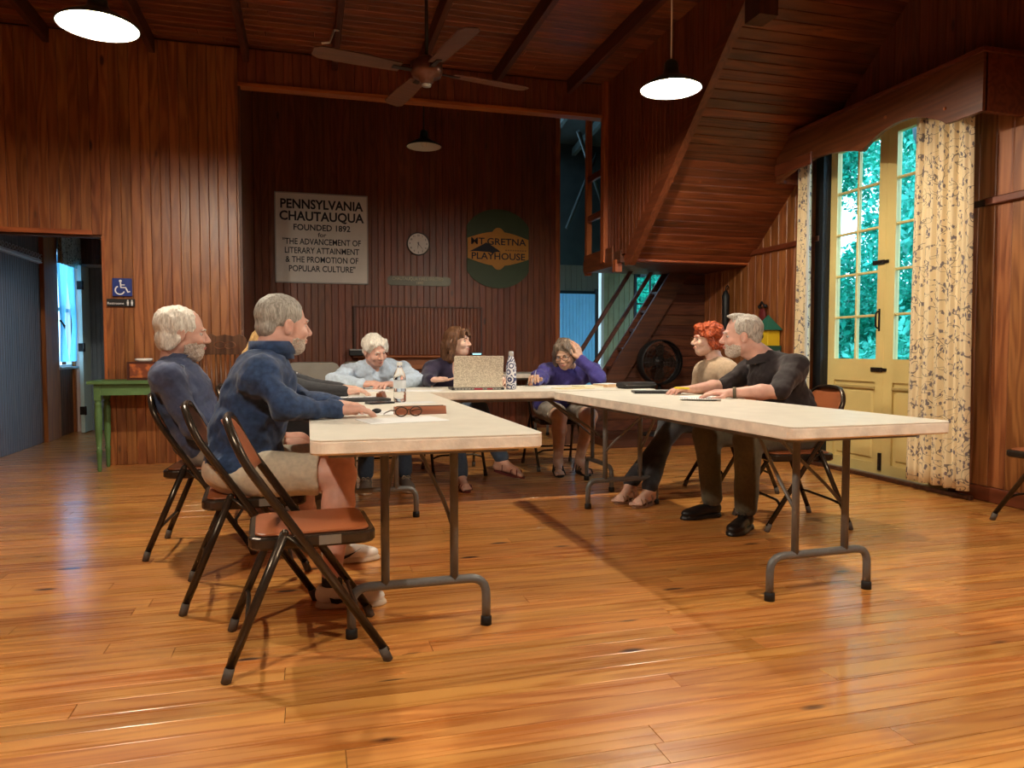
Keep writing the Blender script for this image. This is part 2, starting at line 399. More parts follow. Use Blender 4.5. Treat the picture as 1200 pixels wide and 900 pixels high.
cr_ = MB().box(-1.3, -1.2, YW+.12, 10.5, 0, 2.6).build('wall_corridor_right', M_GREYV); struct(cr_)
cc = MB().box(-2.95, -1.2, YW+.12, 10.5, 2.56, 2.62).build('ceiling_corridor', M_GREYV); struct(cc)
# half-open corridor door seen edge on, with three hinges
d2 = MB().box(-2.665, -2.625, 10.05, 10.38, .01, 2.04).build('door_2', plain('pale_mint_edge', (.55,.68,.64), .4)); struct(d2)
for z in (.28, 1.05, 1.80):
    MB().box(-2.672, -2.60, 10.035, 10.052, z-.05, z+.05).tube([(-2.61,10.03,z-.055),(-2.61,10.03,z+.055)], .009, 8).build('hinge', M_IRON, d2)
MB().box(-2.79, -2.70, 10.30, 10.40, 0, 2.05).build('door_jamb', plain('pink_white_casing', (.72,.55,.5), .5), d2)
# corridor window
w1 = sroot('window_1')
m = MB().box(-2.86, -2.80, 9.62, 9.665, .82, 2.2).box(-2.86, -2.80, 10.225, 10.27, .82, 2.2).box(-2.86, -2.80, 9.62, 10.27, .80, .84).box(-2.86,-2.80,9.62,10.27,2.16,2.2).box(-2.85,-2.82,9.62,10.27,1.48,1.52)
m.build('window_frame', plain('white_window_paint', (.7,.72,.72), .4), w1)
MB().cbox(-2.86, -2.74, 9.60, 10.30, .79, .82, .005, '+x').build('window_sill', plain('grey_sill', (.4,.42,.45), .5), w1)
gm, gt_, gb = nt('window_glass'); gb.inputs['Base Color'].default_value = (.95,1,1,1); gb.inputs['Transmission Weight'].default_value = 1; gb.inputs['Roughness'].default_value = 0.0; gb.inputs['IOR'].default_value = 1.0
gb.inputs['Specular IOR Level'].default_value = .3
M_GLASS = gm
for z0, z1 in ((.84,1.48),(1.52,2.16)):
    MB().box(-2.838, -2.834, 9.665, 10.225, z0, z1).build('pane', M_GLASS, w1)
# --- curtain fabrics
def vine_fabric(name, base, ink, ink2, ax=(1,2), scale=1.0):
    m, t, b = nt(name); N = t.nodes.new; L = t.links.new
    tc = N('ShaderNodeTexCoord'); 
    def noise(sc, seed, dist=0.0, det=2):
        mp = N('ShaderNodeMapping'); mp.inputs['Location'].default_value = (seed,seed*.7,seed*1.3); L(tc.outputs['UV'], mp.inputs[0])
        n = N('ShaderNodeTexNoise'); n.inputs['Scale'].default_value = sc; n.inputs['Detail'].default_value = det; n.inputs['Distortion'].default_value = dist
        L(mp.outputs[0], n.inputs['Vector']); return n
    def band(n, c, w):
        s = N('ShaderNodeMath'); s.operation = 'SUBTRACT'; s.inputs[1].default_value = c; L(n.outputs[0], s.inputs[0])
        a = N('ShaderNodeMath'); a.operation = 'ABSOLUTE'; L(s.outputs[0], a.inputs[0])
        l = N('ShaderNodeMath'); l.operation = 'LESS_THAN'; l.inputs[1].default_value = w; L(a.outputs[0], l.inputs[0]); return l
    n1 = noise(8*scale, 0, .5, 1); n2 = noise(8.5*scale, 5, .5, 1)
    l1 = band(n1, .5, .0075); l2 = band(n2, .52, .006)
    # leaves: small stretched voronoi cells scattered near the vines
    mp = N('ShaderNodeMapping'); mp.inputs['Rotation'].default_value = (0,0,.7); mp.inputs['Scale'].default_value = (46*scale, 23*scale, 1); L(tc.outputs['UV'], mp.inputs[0])
    vo = N('ShaderNodeTexVoronoi'); vo.inputs['Scale'].default_value = 1; L(mp.outputs[0], vo.inputs['Vector'])
    lf = N('ShaderNodeMath'); lf.operation = 'LESS_THAN'; lf.inputs[1].default_value = .34; L(vo.outputs['Distance'], lf.inputs[0])
    nb = band(n1, .5, .055); nb2 = band(n2, .52, .045)
    mxb = N('ShaderNodeMath'); mxb.operation = 'MAXIMUM'; L(nb.outputs[0], mxb.inputs[0]); L(nb2.outputs[0], mxb.inputs[1])
    lfm = N('ShaderNodeMath'); lfm.operation = 'MULTIPLY'; L(lf.outputs[0], lfm.inputs[0]); L(mxb.outputs[0], lfm.inputs[1])
    mx = N('ShaderNodeMath'); mx.operation = 'MAXIMUM'; L(l1.outputs[0], mx.inputs[0]); L(l2.outputs[0], mx.inputs[1])
    m1 = N('ShaderNodeMix'); m1.data_type = 'RGBA'; L(mx.outputs[0], m1.inputs['Factor']); m1.inputs['A'].default_value = (*base,1); m1.inputs['B'].default_value = (*ink,1)
    m2 = N('ShaderNodeMix'); m2.data_type = 'RGBA'; L(lfm.outputs[0], m2.inputs['Factor']); L(m1.outputs['Result'], m2.inputs['A']); m2.inputs['B'].default_value = (*ink2,1)
    L(m2.outputs['Result'], b.inputs['Base Color']); b.inputs['Roughness'].default_value = .85; b.inputs['Specular IOR Level'].default_value = .2
    return m
M_CURT = vine_fabric('vine_print', (.78,.64,.40), (.22,.18,.15), (.20,.17,.18))
M_VAL = vine_fabric('valance_print', (.45,.50,.42), (.1,.12,.11), (.14,.17,.15), scale=1.5)
M_LINING = plain('curtain_lining', (.62,.62,.56), .8)
def curtain(a0, a1, z0, z1, base, amp, nf, axis='y', flare=0.0, seed=1, zn=24, un=90):
    rnd = random.Random(seed); ph = [rnd.uniform(0,6.28) for _ in range(4)]
    V = []; UV = []
    for j in range(zn+1):
        t = j/zn; z = z0+(z1-z0)*t
        for i in range(un+1):
            u = i/un; f = nf*2*math.pi*u
            d = amp*(math.sin(f+ph[0]+.5*math.sin(3*t+ph[1]))+.35*math.sin(2.3*f+ph[2]))*(1-.35*t)
            y = a0+(a1-a0)*u+flare*(1-t)*(u-.5)+.006*math.cos(f)
            V.append((base+d, y, z) if axis == 'y' else (y, base+d, z)); UV.append((u*abs(a1-a0)*1.5, z))
    F = [(j*(un+1)+i, j*(un+1)+i+1, (j+1)*(un+1)+i+1, (j+1)*(un+1)+i) for j in range(zn) for i in range(un)]
    return V, F, UV
def curtain_obj(name, mat, args, parent=None, thick=.003, kw={}):
    V, F, UV = curtain(*args, **kw)
    me = bpy.data.meshes.new(name); me.from_pydata(V, [], F); me.materials.append(mat)
    uv = me.uv_layers.new(name='UVMap')
    idx = np.zeros(len(me.loops), dtype=np.int32); me.loops.foreach_get('vertex_index', idx)
    uv.data.foreach_set('uv', np.array(UV, dtype=np.float32)[idx].ravel()); me.polygons.foreach_set('use_smooth', [True]*len(F))
    o = bpy.data.objects.new(name, me); COL.objects.link(o)
    s = o.modifiers.new('s', 'SOLIDIFY'); s.thickness = thick
    if parent: o.parent = parent
    return o
# corridor curtains: valance and tied-back sheers
m_sh, t_sh, b_sh = nt('blue_sheer'); b_sh.inputs['Base Color'].default_value = (.35,.75,.95,1); b_sh.inputs['Transmission Weight'].default_value = 0; b_sh.inputs['Roughness'].default_value = .8
tr = t_sh.nodes.new('ShaderNodeBsdfTranslucent'); tr.inputs[0].default_value = (.3,.75,1,1); ms = t_sh.nodes.new('ShaderNodeMixShader'); ms.inputs[0].default_value = .7
t_sh.links.new(b_sh.outputs[0], ms.inputs[1]); t_sh.links.new(tr.outputs[0], ms.inputs[2]); t_sh.links.new(ms.outputs[0], t_sh.nodes['Material Output'].inputs['Surface'])
def sheer(y0, y1, yt0, yt1, z0, zt, z1, nm):
    V = []; un, zn = 40, 30
    for j in range(zn+1):
        z = z0+(z1-z0)*j/zn
        k = max(0, 1-abs(z-zt)/(z1-zt)) if z > zt else max(0, 1-abs(z-zt)/(zt-z0)*.6)
        k = k**1.4
        for i in range(un+1):
            u = i/un; a = y0+(y1-y0)*u; b = yt0+(yt1-yt0)*u
            V.append((-2.76+.018*math.sin(u*34)*(1-.3*k)+.02*k, a+(b-a)*k, z))
    F = [(j*(un+1)+i, j*(un+1)+i+1, (j+1)*(un+1)+i+1, (j+1)*(un+1)+i) for j in range(zn) for i in range(un)]
    o = MB().add(V, F, True).build(nm, m_sh); return o
c1 = sheer(9.64, 9.98, 9.64, 9.74, .88, 1.32, 2.12, 'curtain_panel'); c1.data.name = 'sheer'
ct = thing('sheer_curtain', 'light blue tied-back sheer curtains in the restroom corridor window', 'curtain', (-2.76, 9.95, .86))
c2 = sheer(9.98, 10.22, 10.10, 10.22, .88, 1.32, 2.12, 'curtain_panel')
for c in (c1, c2):
    c.parent = ct; c.location = (2.76, -9.95, -.86)
MB().tube([(-2.745,9.63,1.36),(-2.72,9.70,1.30),(-2.74,9.76,1.27)], .012, 6).build('tieback', M_IRON, ct, (-2.76, 9.95, .86))
v = curtain_obj('window_valance', M_VAL, (9.60, 10.34, 2.02, 2.44, -2.72, .028, 7), kw=dict(flare=.05, seed=3, zn=10, un=80))
tag(v, 'floral ruffled valance over the restroom corridor window', 'valance')

# ================================================================ stair block on the right
OR_Z = lambda y: 1.93+.84*(6.72-y)     # soffit height
st = sroot('trim_1')                   # soffit, side wall and landing of the enclosed stair
ylow, yhigh = 6.74, 4.56
n = 34; L = (yhigh-ylow)
for k in range(n):
    ya = ylow+L*k/n; yb = ylow+L*(k+1)/n; za, zb = OR_Z(ya), OR_Z(yb); g = .003
    V = []
    for (y_, z_, dz) in ((ya,za,0),(yb,zb,0),(yb,zb,.02),(ya,za,.02)):
        V += [(3.03,y_,z_+dz),(4.4,y_,z_+dz)]
    # chamfered groove: pull edges up
    m = MB(); e = .010
    yA, zA, yB, zB = ya+L/n*.0, za, yb, zb
    dy, dz = (yb-ya), (zb-za); ln = math.hypot(dy,dz); uy, uz = dy/ln, dz/ln; ny, nz = -uz, uy
    if nz > 0: ny, nz = -ny, -nz
    P = lambda s_, h: (ya+uy*s_+ny*h, za+uz*s_+nz*h)
    prof = [P(.0005,-.02), P(.0005,-.004), P(.006,0), P(ln-.006,0), P(ln-.0005,-.004), P(ln-.0005,-.02)]
    split = random.uniform(3.3,4.2)
    m.prism(prof, 3.03, 4.4, 'yz').build('soffit_board', M_CEIL, st)
MB().prism([(ylow,OR_Z(ylow)+.024),(yhigh,OR_Z(yhigh)+.024),(yhigh,OR_Z(yhigh)+.06),(ylow,OR_Z(ylow)+.06)], 3.03, 4.4, 'yz').build('soffit_backing', M_BACKING, st)
SB = lambda y: 1.86+.84*(6.52-y)       # lower edge of the stringer
def zside(y):
    return (max(1.96, SB(y)+.13), 3.75)
vboards(st, 'side_board', 'y', 4.45, 7.16, 3.0, 0, 0, .0795, M_WALLB, '-x', zf=zside)
MB().prism([(7.2,1.96),(6.4,1.96),(4.35,SB(4.35)+.13),(4.35,3.75),(7.2,3.75)], 3.02, 3.035, 'yz').build('side_backing', M_BACKING, st)
MB().prism([(6.62,1.83),(6.62,1.93),(6.5,2.03),(4.4,SB(4.4)+.15),(4.4,SB(4.4)),(6.52,1.83)], 2.965, 3.03, 'yz').build('stringer', M_TRIMY, st)
MB().cbox(2.955, 3.04, 7.13, 7.22, 1.92, 3.755, .006, '-x').build('corner_post', M_TRIMZ, st)
MB().box(2.97, 3.045, 6.86, 6.93, 1.80, 1.92).build('beam_end', M_TRIMZ, st)
MB().box(2.96, 3.10, 4.44, 4.62, 3.28, 3.44).build('joist_end', M_DARKZ, st)
MB().cbox(3.03, 4.4, 6.74, 6.78, 1.895, 1.965, .004, '-y').cbox(3.03, 4.4, 6.735, 6.78, 1.968, 2.035, .004, '-y').build('landing_fascia', M_TRIMX, st)
MB().box(2.99, 4.5, 6.78, 7.80, 1.885, 2.0).build('landing_floor', M_DARKX, st)
MB().cbox(2.975, 2.99, 6.95, 7.74, 1.86, 2.06, .004, '-x').build('landing_edge', M_TRIMY, st)
MB().cbox(2.99, 3.05, 7.69, 7.75, 1.84, 4.2, .005, '-y').build('newel_post', M_TRIMZ, st)
for z in (2.42, 2.85): MB().cbox(2.995, 3.03, 7.22, 7.69, z, z+.07, .004, '-x').build('guard_rail', M_TRIMY, st)
# lower flight (runs up to the right)
lf = sroot('trim_2')
sl = (1.86-.0)/(3.93-2.70)
SX = lambda z: 2.70+z/sl
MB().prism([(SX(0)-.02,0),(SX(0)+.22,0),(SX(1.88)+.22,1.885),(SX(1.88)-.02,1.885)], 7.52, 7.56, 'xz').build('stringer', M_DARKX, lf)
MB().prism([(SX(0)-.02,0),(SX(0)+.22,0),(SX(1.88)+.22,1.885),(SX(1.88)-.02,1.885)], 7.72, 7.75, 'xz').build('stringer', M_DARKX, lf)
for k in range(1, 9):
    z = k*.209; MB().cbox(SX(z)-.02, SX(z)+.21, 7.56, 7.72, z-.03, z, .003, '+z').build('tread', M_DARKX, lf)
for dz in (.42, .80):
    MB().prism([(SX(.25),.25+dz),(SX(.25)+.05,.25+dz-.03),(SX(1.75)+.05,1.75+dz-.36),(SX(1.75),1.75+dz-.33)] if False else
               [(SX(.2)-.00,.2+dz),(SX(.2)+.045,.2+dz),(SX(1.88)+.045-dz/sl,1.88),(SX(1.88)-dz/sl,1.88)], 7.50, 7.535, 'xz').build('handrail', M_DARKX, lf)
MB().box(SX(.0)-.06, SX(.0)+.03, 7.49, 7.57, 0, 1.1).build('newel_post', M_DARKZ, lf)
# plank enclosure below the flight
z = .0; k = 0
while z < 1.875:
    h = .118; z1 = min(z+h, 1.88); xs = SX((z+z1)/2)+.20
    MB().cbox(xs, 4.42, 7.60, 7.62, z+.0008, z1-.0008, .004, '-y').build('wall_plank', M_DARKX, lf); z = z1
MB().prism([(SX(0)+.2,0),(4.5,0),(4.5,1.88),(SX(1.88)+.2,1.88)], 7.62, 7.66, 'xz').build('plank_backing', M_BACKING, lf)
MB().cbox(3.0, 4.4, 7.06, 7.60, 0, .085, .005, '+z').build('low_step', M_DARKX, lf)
# back room behind the stair
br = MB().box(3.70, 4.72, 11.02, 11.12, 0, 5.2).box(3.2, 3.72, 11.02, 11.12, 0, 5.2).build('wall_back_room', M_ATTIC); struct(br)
vboards(br, 'wall_board', 'x', 3.2, 4.72, 11.0, 1.95, 2.35, .09, plain('dim_boards',(.10,.085,.06),.7), '-y')
d3 = MB().box(3.76, 4.40, 10.97, 11.0, 0, 1.90).build('door_3', M_LBLUE); struct(d3)
x = 3.76
while x < 4.40:
    MB().cbox(x+.001, x+.053, 10.955, 10.972, 0.0, 1.90, .005, '-y').build('door_board', M_LBLUE, d3); x += .054
MB().cbox(4.41, 4.47, 10.94, 11.0, 0, 1.98, .004, '-y').build('door_casing', M_BLACK, d3)
MB().cbox(4.48, 4.66, 10.9, 10.95, 0, 1.95, .004, '-y').build('door_casing', M_GREENV, d3)
gw = MB().box(3.98, 4.46, 9.63, 9.70, 0, 2.3).box(4.46, 4.98, 9.63, 9.70, 0, 1.2).box(4.46,4.98,9.63,9.70,2.15,2.3).box(4.98,5.3,9.63,9.70,0,2.3).build('wall_stair_back', M_GREENV); struct(gw)
x = 3.98
while x < 4.45: MB().cbox(x+.001, x+.078, 9.612, 9.632, 0, 2.3, .006, '-y').build('wall_board', M_GREENV, gw); x += .079
MB().box(3.95, 3.99, 9.60, 9.70, 0, 2.3).build('corner_trim', M_LINING, gw)
w3 = sroot('window_2')
MB().box(4.45,4.49,9.60,9.64,1.2,2.15).box(4.94,4.98,9.60,9.64,1.2,2.15).box(4.69,4.71,9.61,9.63,1.2,2.15).box(4.46,4.98,9.61,9.63,1.66,1.68).build('window_frame', M_BLACK, w3)
for x0, x1 in ((4.49,4.69),(4.71,4.94)):
    for z0, z1 in ((1.2,1.66),(1.68,2.15)): MB().box(x0,x1,9.618,9.622,z0,z1).build('pane', M_GLASS, w3)
wsd = MB().box(5.2, 5.3, 7.8, 8.0, 0, 4.9).box(5.2,5.3,9.3,9.75,0,4.9).box(5.2,5.3,7.8,11.1,2.2,4.9).box(4.72,5.3,11.02,11.12,2.2,4.9).box(4.42,5.4,7.30,7.9,0,4.9).build('wall_back_room_right', M_ATTIC); struct(wsd)  # gaps added to let daylight reach door and boards; last box seals sky leaks
# attic roof over the back room
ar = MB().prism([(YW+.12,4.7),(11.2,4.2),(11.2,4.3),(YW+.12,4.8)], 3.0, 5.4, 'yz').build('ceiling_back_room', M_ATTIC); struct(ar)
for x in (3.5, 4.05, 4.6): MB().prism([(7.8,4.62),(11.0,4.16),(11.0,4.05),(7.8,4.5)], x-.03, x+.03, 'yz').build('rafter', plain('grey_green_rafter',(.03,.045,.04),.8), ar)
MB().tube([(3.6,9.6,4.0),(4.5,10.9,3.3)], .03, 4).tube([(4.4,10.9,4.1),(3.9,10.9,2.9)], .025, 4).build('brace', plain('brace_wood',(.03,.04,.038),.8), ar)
efl = MB().box(4.4, 5.4, 7.8, 11.2, -.1, -.004).build('floor_back_room', M_FLOOR); struct(efl)

# ================================================================ french doors, pelmet, curtains
XD = 4.44
d1 = sroot('door_1')
def leaf(y0, y1, bolts, handle):
    """one french door leaf between y0 and y1 at x = XD .. XD+.045"""
    m = MB(); st_ = .082; rows = 5; zb, zt = .945, 2.715; a0, a1 = y0+.004, y1-.004
    m.box(XD, XD+.045, a0, a0+st_, .015, 2.79).box(XD, XD+.045, a1-st_, a1, .015, 2.79).box(XD, XD+.045, a0+st_, a1-st_, zt, 2.79).box(XD, XD+.045, a0+st_, a1-st_, .76, zb).box(XD, XD+.045, a0+st_, a1-st_, .015, .10)
    m.build('door_frame', M_CREAM, d1)
    p = MB().box(XD+.018, XD+.03, a0+st_, a1-st_, .10, .76)
    p.cbox(XD+.004, XD+.019, a0+st_+.035, a1-st_-.035, .135, .60+.09, .012, '-x'); p.build('door_panel', M_CREAM, d1)
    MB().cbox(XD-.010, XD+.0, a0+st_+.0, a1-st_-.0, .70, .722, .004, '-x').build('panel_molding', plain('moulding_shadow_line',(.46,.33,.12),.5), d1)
    mu = MB(); mid = (a0+a1)/2
    mu.cbox(XD+.004, XD+.035, mid-.011, mid+.011, zb, zt, .004, '-x')
    H = (zt-zb)/rows
    for r in range(1, rows): mu.cbox(XD+.006, XD+.034, a0+st_, a1-st_, zb+r*H-.010, zb+r*H+.010, .004, '-x')
    mu.build('muntins', M_CREAM, d1)
    for r in range(rows):
        for c in range(2):
            ya, yb = (a0+st_, mid-.011) if c == 0 else (mid+.011, a1-st_)
            MB().box(XD+.018, XD+.022, ya, yb, zb+r*H+(.010 if r else 0), zb+(r+1)*H-(.010 if r < rows-1 else 0)).build('pane', M_GLASS, d1)
leaf(4.895, 5.555, 1, 1); leaf(4.235-.02, 4.885, 0, 0)
MB().box(XD+.002, XD+.04, 4.881, 4.899, .015, 2.79).build('astragal', M_CREAM, d1)
for z in (1.72, .86):
    MB().cbox(XD-.02, XD, 4.905, 5.02, z-.018, z+.018, .006, '-x').box(XD-.014, XD, 4.86, 4.905, z-.012, z+.012).build('slide_bolt', M_IRON, d1)
MB().tube(fillet([(XD,4.95,1.33),(XD-.035,4.95,1.32),(XD-.035,4.95,1.20),(XD,4.95,1.19)],.02), .007, 8).cbox(XD-.004,XD,4.94,4.96,1.17,1.35,.002,'-x').build('door_handle', M_IRON, d1)
MB().cbox(XD-.015, XD, 4.895, 4.925, .05, .19, .004, '-x').build('floor_bolt', M_IRON, d1)
MB().box(XR-.0, XR+.14, D1-.004, D1+.05, 0, 2.85).box(XR-.03, XR+.05, D1+.0, D1+.10, 0, 2.85).build('door_jamb', M_BLACK, d1)
MB().box(XR-.0, XR+.14, D0-.0, D0+.06, 0, 2.85).build('door_jamb', M_DARKZ, d1)
MB().box(XR-.02, XR+.14, D0, D1, 2.795, 2.86).build('door_head', M_BLACK, d1)
MB().cbox(XR-.05, XR+.2, D0-.02, D1+.05, -.01, .018, .005, '+z').build('threshold', plain('worn_threshold',(.22,.2,.19),.4,var=.2), d1)
bs = MB().cbox(XR-.09, XR-.055, 3.95, 5.7, 0, .03, .004, '-x').build('trim_3', M_DARKX); struct(bs)
# pelmet with scalloped lower edge
pm = thing('pelmet', 'dark wooden pelmet box with scalloped lower edge above the french doors', 'pelmet', (4.2, 4.75, 2.5))
of = (4.2, 4.75, 2.5)
def scal(y):
    # two arches meeting in a cusp at y=4.73
    if y < 4.73: t = (y-4.73)/(4.05-4.73); zz = 2.505+.125*math.sin(math.pi*min(1,max(0,t*.5)))**.8 if t < 1 else None
    if y < 3.98: return 2.50
    if y < 4.73: t = (4.73-y)/.75; return 2.508+.125*math.sin(math.pi*min(1,t))**.7 if t < .62 else 2.508+.125*math.sin(math.pi*t)**.9
    if y < 5.74: t = (y-4.73)/1.01; return 2.508+.09*math.sin(math.pi*t)**.8
    return 2.50
ys = [3.70+(5.79-3.70)*i/84 for i in range(85)]
poly = [(y_, scal(y_)) for y_ in ys]+[(5.79, 2.86),(3.70, 2.86)]
m = MB(); nn = len(ys)
V = []; 
for x_ in (4.05, 4.085):
    for y_ in ys: V.append((x_, y_, scal(y_)))
    for y_ in ys: V.append((x_, y_, 2.86))
F = []
for i in range(nn-1):
    F += [(i+1, i, nn+i, nn+i+1), (2*nn+i, 2*nn+i+1, 3*nn+i+1, 3*nn+i), (i, i+1, 2*nn+i+1, 2*nn+i), (nn+i+1, nn+i, 3*nn+i, 3*nn+i+1)]
F += [(0, 2*nn, 3*nn, nn), (nn-1, 2*nn-1, 4*nn-1, 3*nn-1)]
m.add(V, F); 
m.build('front_board', M_TRIMY, pm, of)
MB().cbox(4.07, 4.4, 3.70, 3.735, 2.50, 2.86, .003, '-y').build('end_board', M_TRIMY, pm, of)
MB().cbox(4.07, 4.4, 5.755, 5.79, 2.50, 2.86, .003, '+y').build('end_board', M_TRIMY, pm, of)
MB().cbox(4.03, 4.4, 3.68, 5.81, 2.86, 2.89, .005, '+z').build('top_board', M_TRIMY, pm, of)
MB().cbox(4.035, 4.05, 5.30, 5.79, 2.56, 2.66, .006, '-x').build('mounting_block', M_TRIMY, pm, of)
for y_, z_ in ((3.98,2.60),(4.5,2.70),(5.4,2.64)): MB().sphere((4.048,y_,z_), .012, 6).build('wood_plug', M_TRIMZ, pm, of)
for (a, b, lb, sd, xx) in ((3.93, 4.40, 'floral cream curtain with blue-grey vines at the right side of the french doors', 4, 4.23),
                       (5.56, 5.74, 'narrow gathered floral cream curtain at the left side of the french doors', 9, 4.24)):
    r = thing('curtain', lb, 'curtain', (xx, (a+b)/2, .07), group='floral curtains of the french doors')
    c = curtain_obj('curtain_panel', M_CURT, (a, b, .075, 2.72, xx, .024 if b-a > .3 else .016, 5 if b-a > .3 else 4), kw=dict(seed=sd, flare=.06, zn=26, un=100)); c.parent = r; c.location = (-xx, -(a+b)/2, -.07)
    if b-a < .3:
        MB().box(4.20, 4.205, a-.035, a-.004, .08, 2.7).build('lining', M_LINING, r, (xx, (a+b)/2, .07))
MB().tube([(4.22,3.78,2.74),(4.22,5.74,2.74)], .012, 8).build('curtain_rod', M_IRON, pm, of)

# ================================================================ outdoors beyond the doors
gd = MB().box(4.62, 40, -10, 40, -.5, -.3).build('ground', plain('forest_ground', (.02,.14,.06), .9, var=.4, vscale=2)); struct(gd)
M_LEAF = plain('leaf_green', (.03, .50, .36), .5, var=.5, vscale=3)
M_LEAF2 = plain('leaf_green_light', (.10, .66, .50), .5, var=.5, vscale=3)
M_BARK = plain('bark', (.16,.17,.19), .9, var=.3, vscale=8)
nrng = np.random.default_rng(3)
def leaves(parent, centers, radii, n, size, mat, off):
    c = np.array(centers); r = np.array(radii); i = nrng.integers(0, len(c), n)
    d = nrng.normal(size=(n,3)); d /= np.linalg.norm(d,axis=1)[:,None]; p = c[i]+d*(r[i]*nrng.random(n)**.4)[:,None]*np.array([1,1,.8])
    a = nrng.normal(size=(n,3)); a /= np.linalg.norm(a,axis=1)[:,None]; b = np.cross(a, nrng.normal(size=(n,3))); b /= np.linalg.norm(b,axis=1)[:,None]
    s = size*(.6+.8*nrng.random(n))[:,None]
    V = np.stack([p-a*s, p+b*s*.5, p+a*s, p-b*s*.5], 1).reshape(-1,3)-np.array(off)
    me = bpy.data.meshes.new('foliage'); me.vertices.add(4*n); me.vertices.foreach_set('co', V.astype(np.float32).ravel())
    me.loops.add(4*n); me.loops.foreach_set('vertex_index', np.arange(4*n, dtype=np.int32)); me.polygons.add(n)
    me.polygons.foreach_set('loop_start', np.arange(0,4*n,4,dtype=np.int32)); me.update(calc_edges=True); me.materials.append(mat)
    o = bpy.data.objects.new('foliage', me); COL.objects.link(o); o.parent = parent; o['kind'] = 'stuff'
TREES = [(9.0,9.0,'slim grey-trunked tree nearest the french doors'),(11.4,11.0,'leafy tree standing behind the left door leaf'),(14.0,12.0,'broad tree at the centre of the view through the french doors'),
         (11.4,16.6,'tall tree at the far left of the view through the french doors'),(17.6,16.0,'distant tree seen through the upper panes'),(12.6,6.2,'tree hidden mostly by the right curtain'),(14.5,20.5,'distant tree beyond the leftmost panes'),(7.2,14.6,'tree seen through the small window behind the stair'),(20.5,12.0,'furthest tree, between the trunks of the nearer ones')]
for i, (x, y, lb) in enumerate(TREES):
    r = thing('tree', lb, 'tree', (x,y,-.3), group='trees outside the french doors')
    h = random.uniform(5.5,7.5)
    MB().tube([(0,0,-.1),(.1,.05,h*.4),(-.05,.1,h*.8)], [.2,.14,.06], 9).tube([(.08,.05,h*.35),(.9,.5,h*.6)], [.07,.03], 6).tube([(.06,.05,h*.45),(-.9,-.4,h*.7)], [.07,.03], 6).build('trunk', M_BARK, r)
    cs = [(x+random.uniform(-1.7,1.7), y+random.uniform(-1.7,1.7), random.uniform(.3,h)) for _ in range(16)]
    leaves(r, cs, [random.uniform(.6,1.2) for _ in cs], 20000, .065, M_LEAF if i%2 else M_LEAF2, (x,y,-.3))

for i, (x, y) in enumerate([(13.0,14.2),(15.6,17.6),(18.5,18.0),(12.6,16.2),(21,22.5),(17.0,21.5),(22.5,19.5),(16.5,14.0)]):
    r = thing('bush', 'green leafy bush low beyond the trees outside the french doors', 'bush', (x,y,-.3), group='bushes beyond the trees')
    for a in range(3): MB().tube([(0,0,0),(.5*math.cos(a*2.1),.5*math.sin(a*2.1),1.2)], [.05,.02], 6).build('stem', M_BARK, r)
    cs = [(x+random.uniform(-1.5,1.5), y+random.uniform(-1.5,1.5), random.uniform(.0,2.2)) for _ in range(10)]
    leaves(r, cs, [random.uniform(.7,1.1) for _ in cs], 7000, .085, M_LEAF2 if i%2 else M_LEAF, (x,y,-.3))

# ================================================================ lamps and fan
M_DIFF = plain('lamp_diffuser', (.9,.9,.9), .5, emis=(LAMP_COL[:3], LAMP_E))
M_OFF = plain('lamp_reflector', (.75,.70,.62), .5)
M_SHADE = plain('dark_green_enamel', (.02,.035,.03), .3)
def pendant(loc, label, ztop, lit=True):
    r = thing('pendant_lamp', label, 'lamp', loc, group='round enamel pendant lamps')
    R = .20
    MB().lathe([(R,0),(R+.004,.006),(R*.93,.022),(R*.62,.06),(R*.3,.095),(.05,.12),(.045,.17),(.03,.19),(.006,.195)], n=40).lathe([(R,0),(R*.92,.016),(R*.6,.052),(R*.3,.085),(.01,.09)], n=40).build('lamp_shade', [M_SHADE] if lit else [M_SHADE], r)
    MB().lathe([(R*.985,.0015),(R*.9,.016),(R*.6,.05),(R*.28,.08),(.01,.084)], n=40).build('reflector', M_OFF, r)
    if lit: MB().sphere((0,0,.034), .042, 10).build('bulb', M_DIFF, r)
    else: MB().sphere((0,0,.03), .035, 10, (1,1,1.2)).build('bulb', M_OFF, r)
    MB().tube([(0,0,.19),(0,0,ztop-loc[2])], .006, 6).build('cord', M_OFF if lit else M_BLACK, r)
    MB().lathe([(.001,ztop-loc[2]-.03),(.05,ztop-loc[2]-.03),(.05,ztop-loc[2]),(.001,ztop-loc[2])], n=16).build('ceiling_canopy', M_SHADE, r)
pendant((-1.056, 4.48, 2.745), 'lit round pendant lamp at the upper left of the hall', 3.755)
pendant((2.348, 4.52, 2.745), 'lit round pendant lamp hanging in front of the stair wall', 3.755)
pendant((-1.056, .9, 2.745), 'lit round pendant lamp behind the viewer on the left', 3.755)
pendant((2.348, .9, 2.745), 'lit round pendant lamp behind the viewer on the right', 3.755)
pendant((1.33, 8.6, 3.36), 'unlit pendant lamp hanging in the recess before the sign wall', 4.26, False)
M_BLADE = wood('fan_blade', (.12,.045,.022), (.08,.028,.013), 0, rough=.45, knots=0)
fn = thing('ceiling_fan', 'brown four-bladed ceiling fan on a long rod in front of the header', 'fan', (.739,4.656,2.72))
MB().tube([(0,0,.1),(0,0,1.03)], .011, 8).build('rod', M_IRON, fn)
MB().lathe([(.001,-.05),(.03,-.045),(.045,-.03),(.05,-.01),(.09,0),(.1,.03),(.1,.08),(.06,.11),(.02,.13)], n=24).build('motor_housing', plain('fan_brown_metal',(.12,.045,.025),.35,metal=.5), fn)
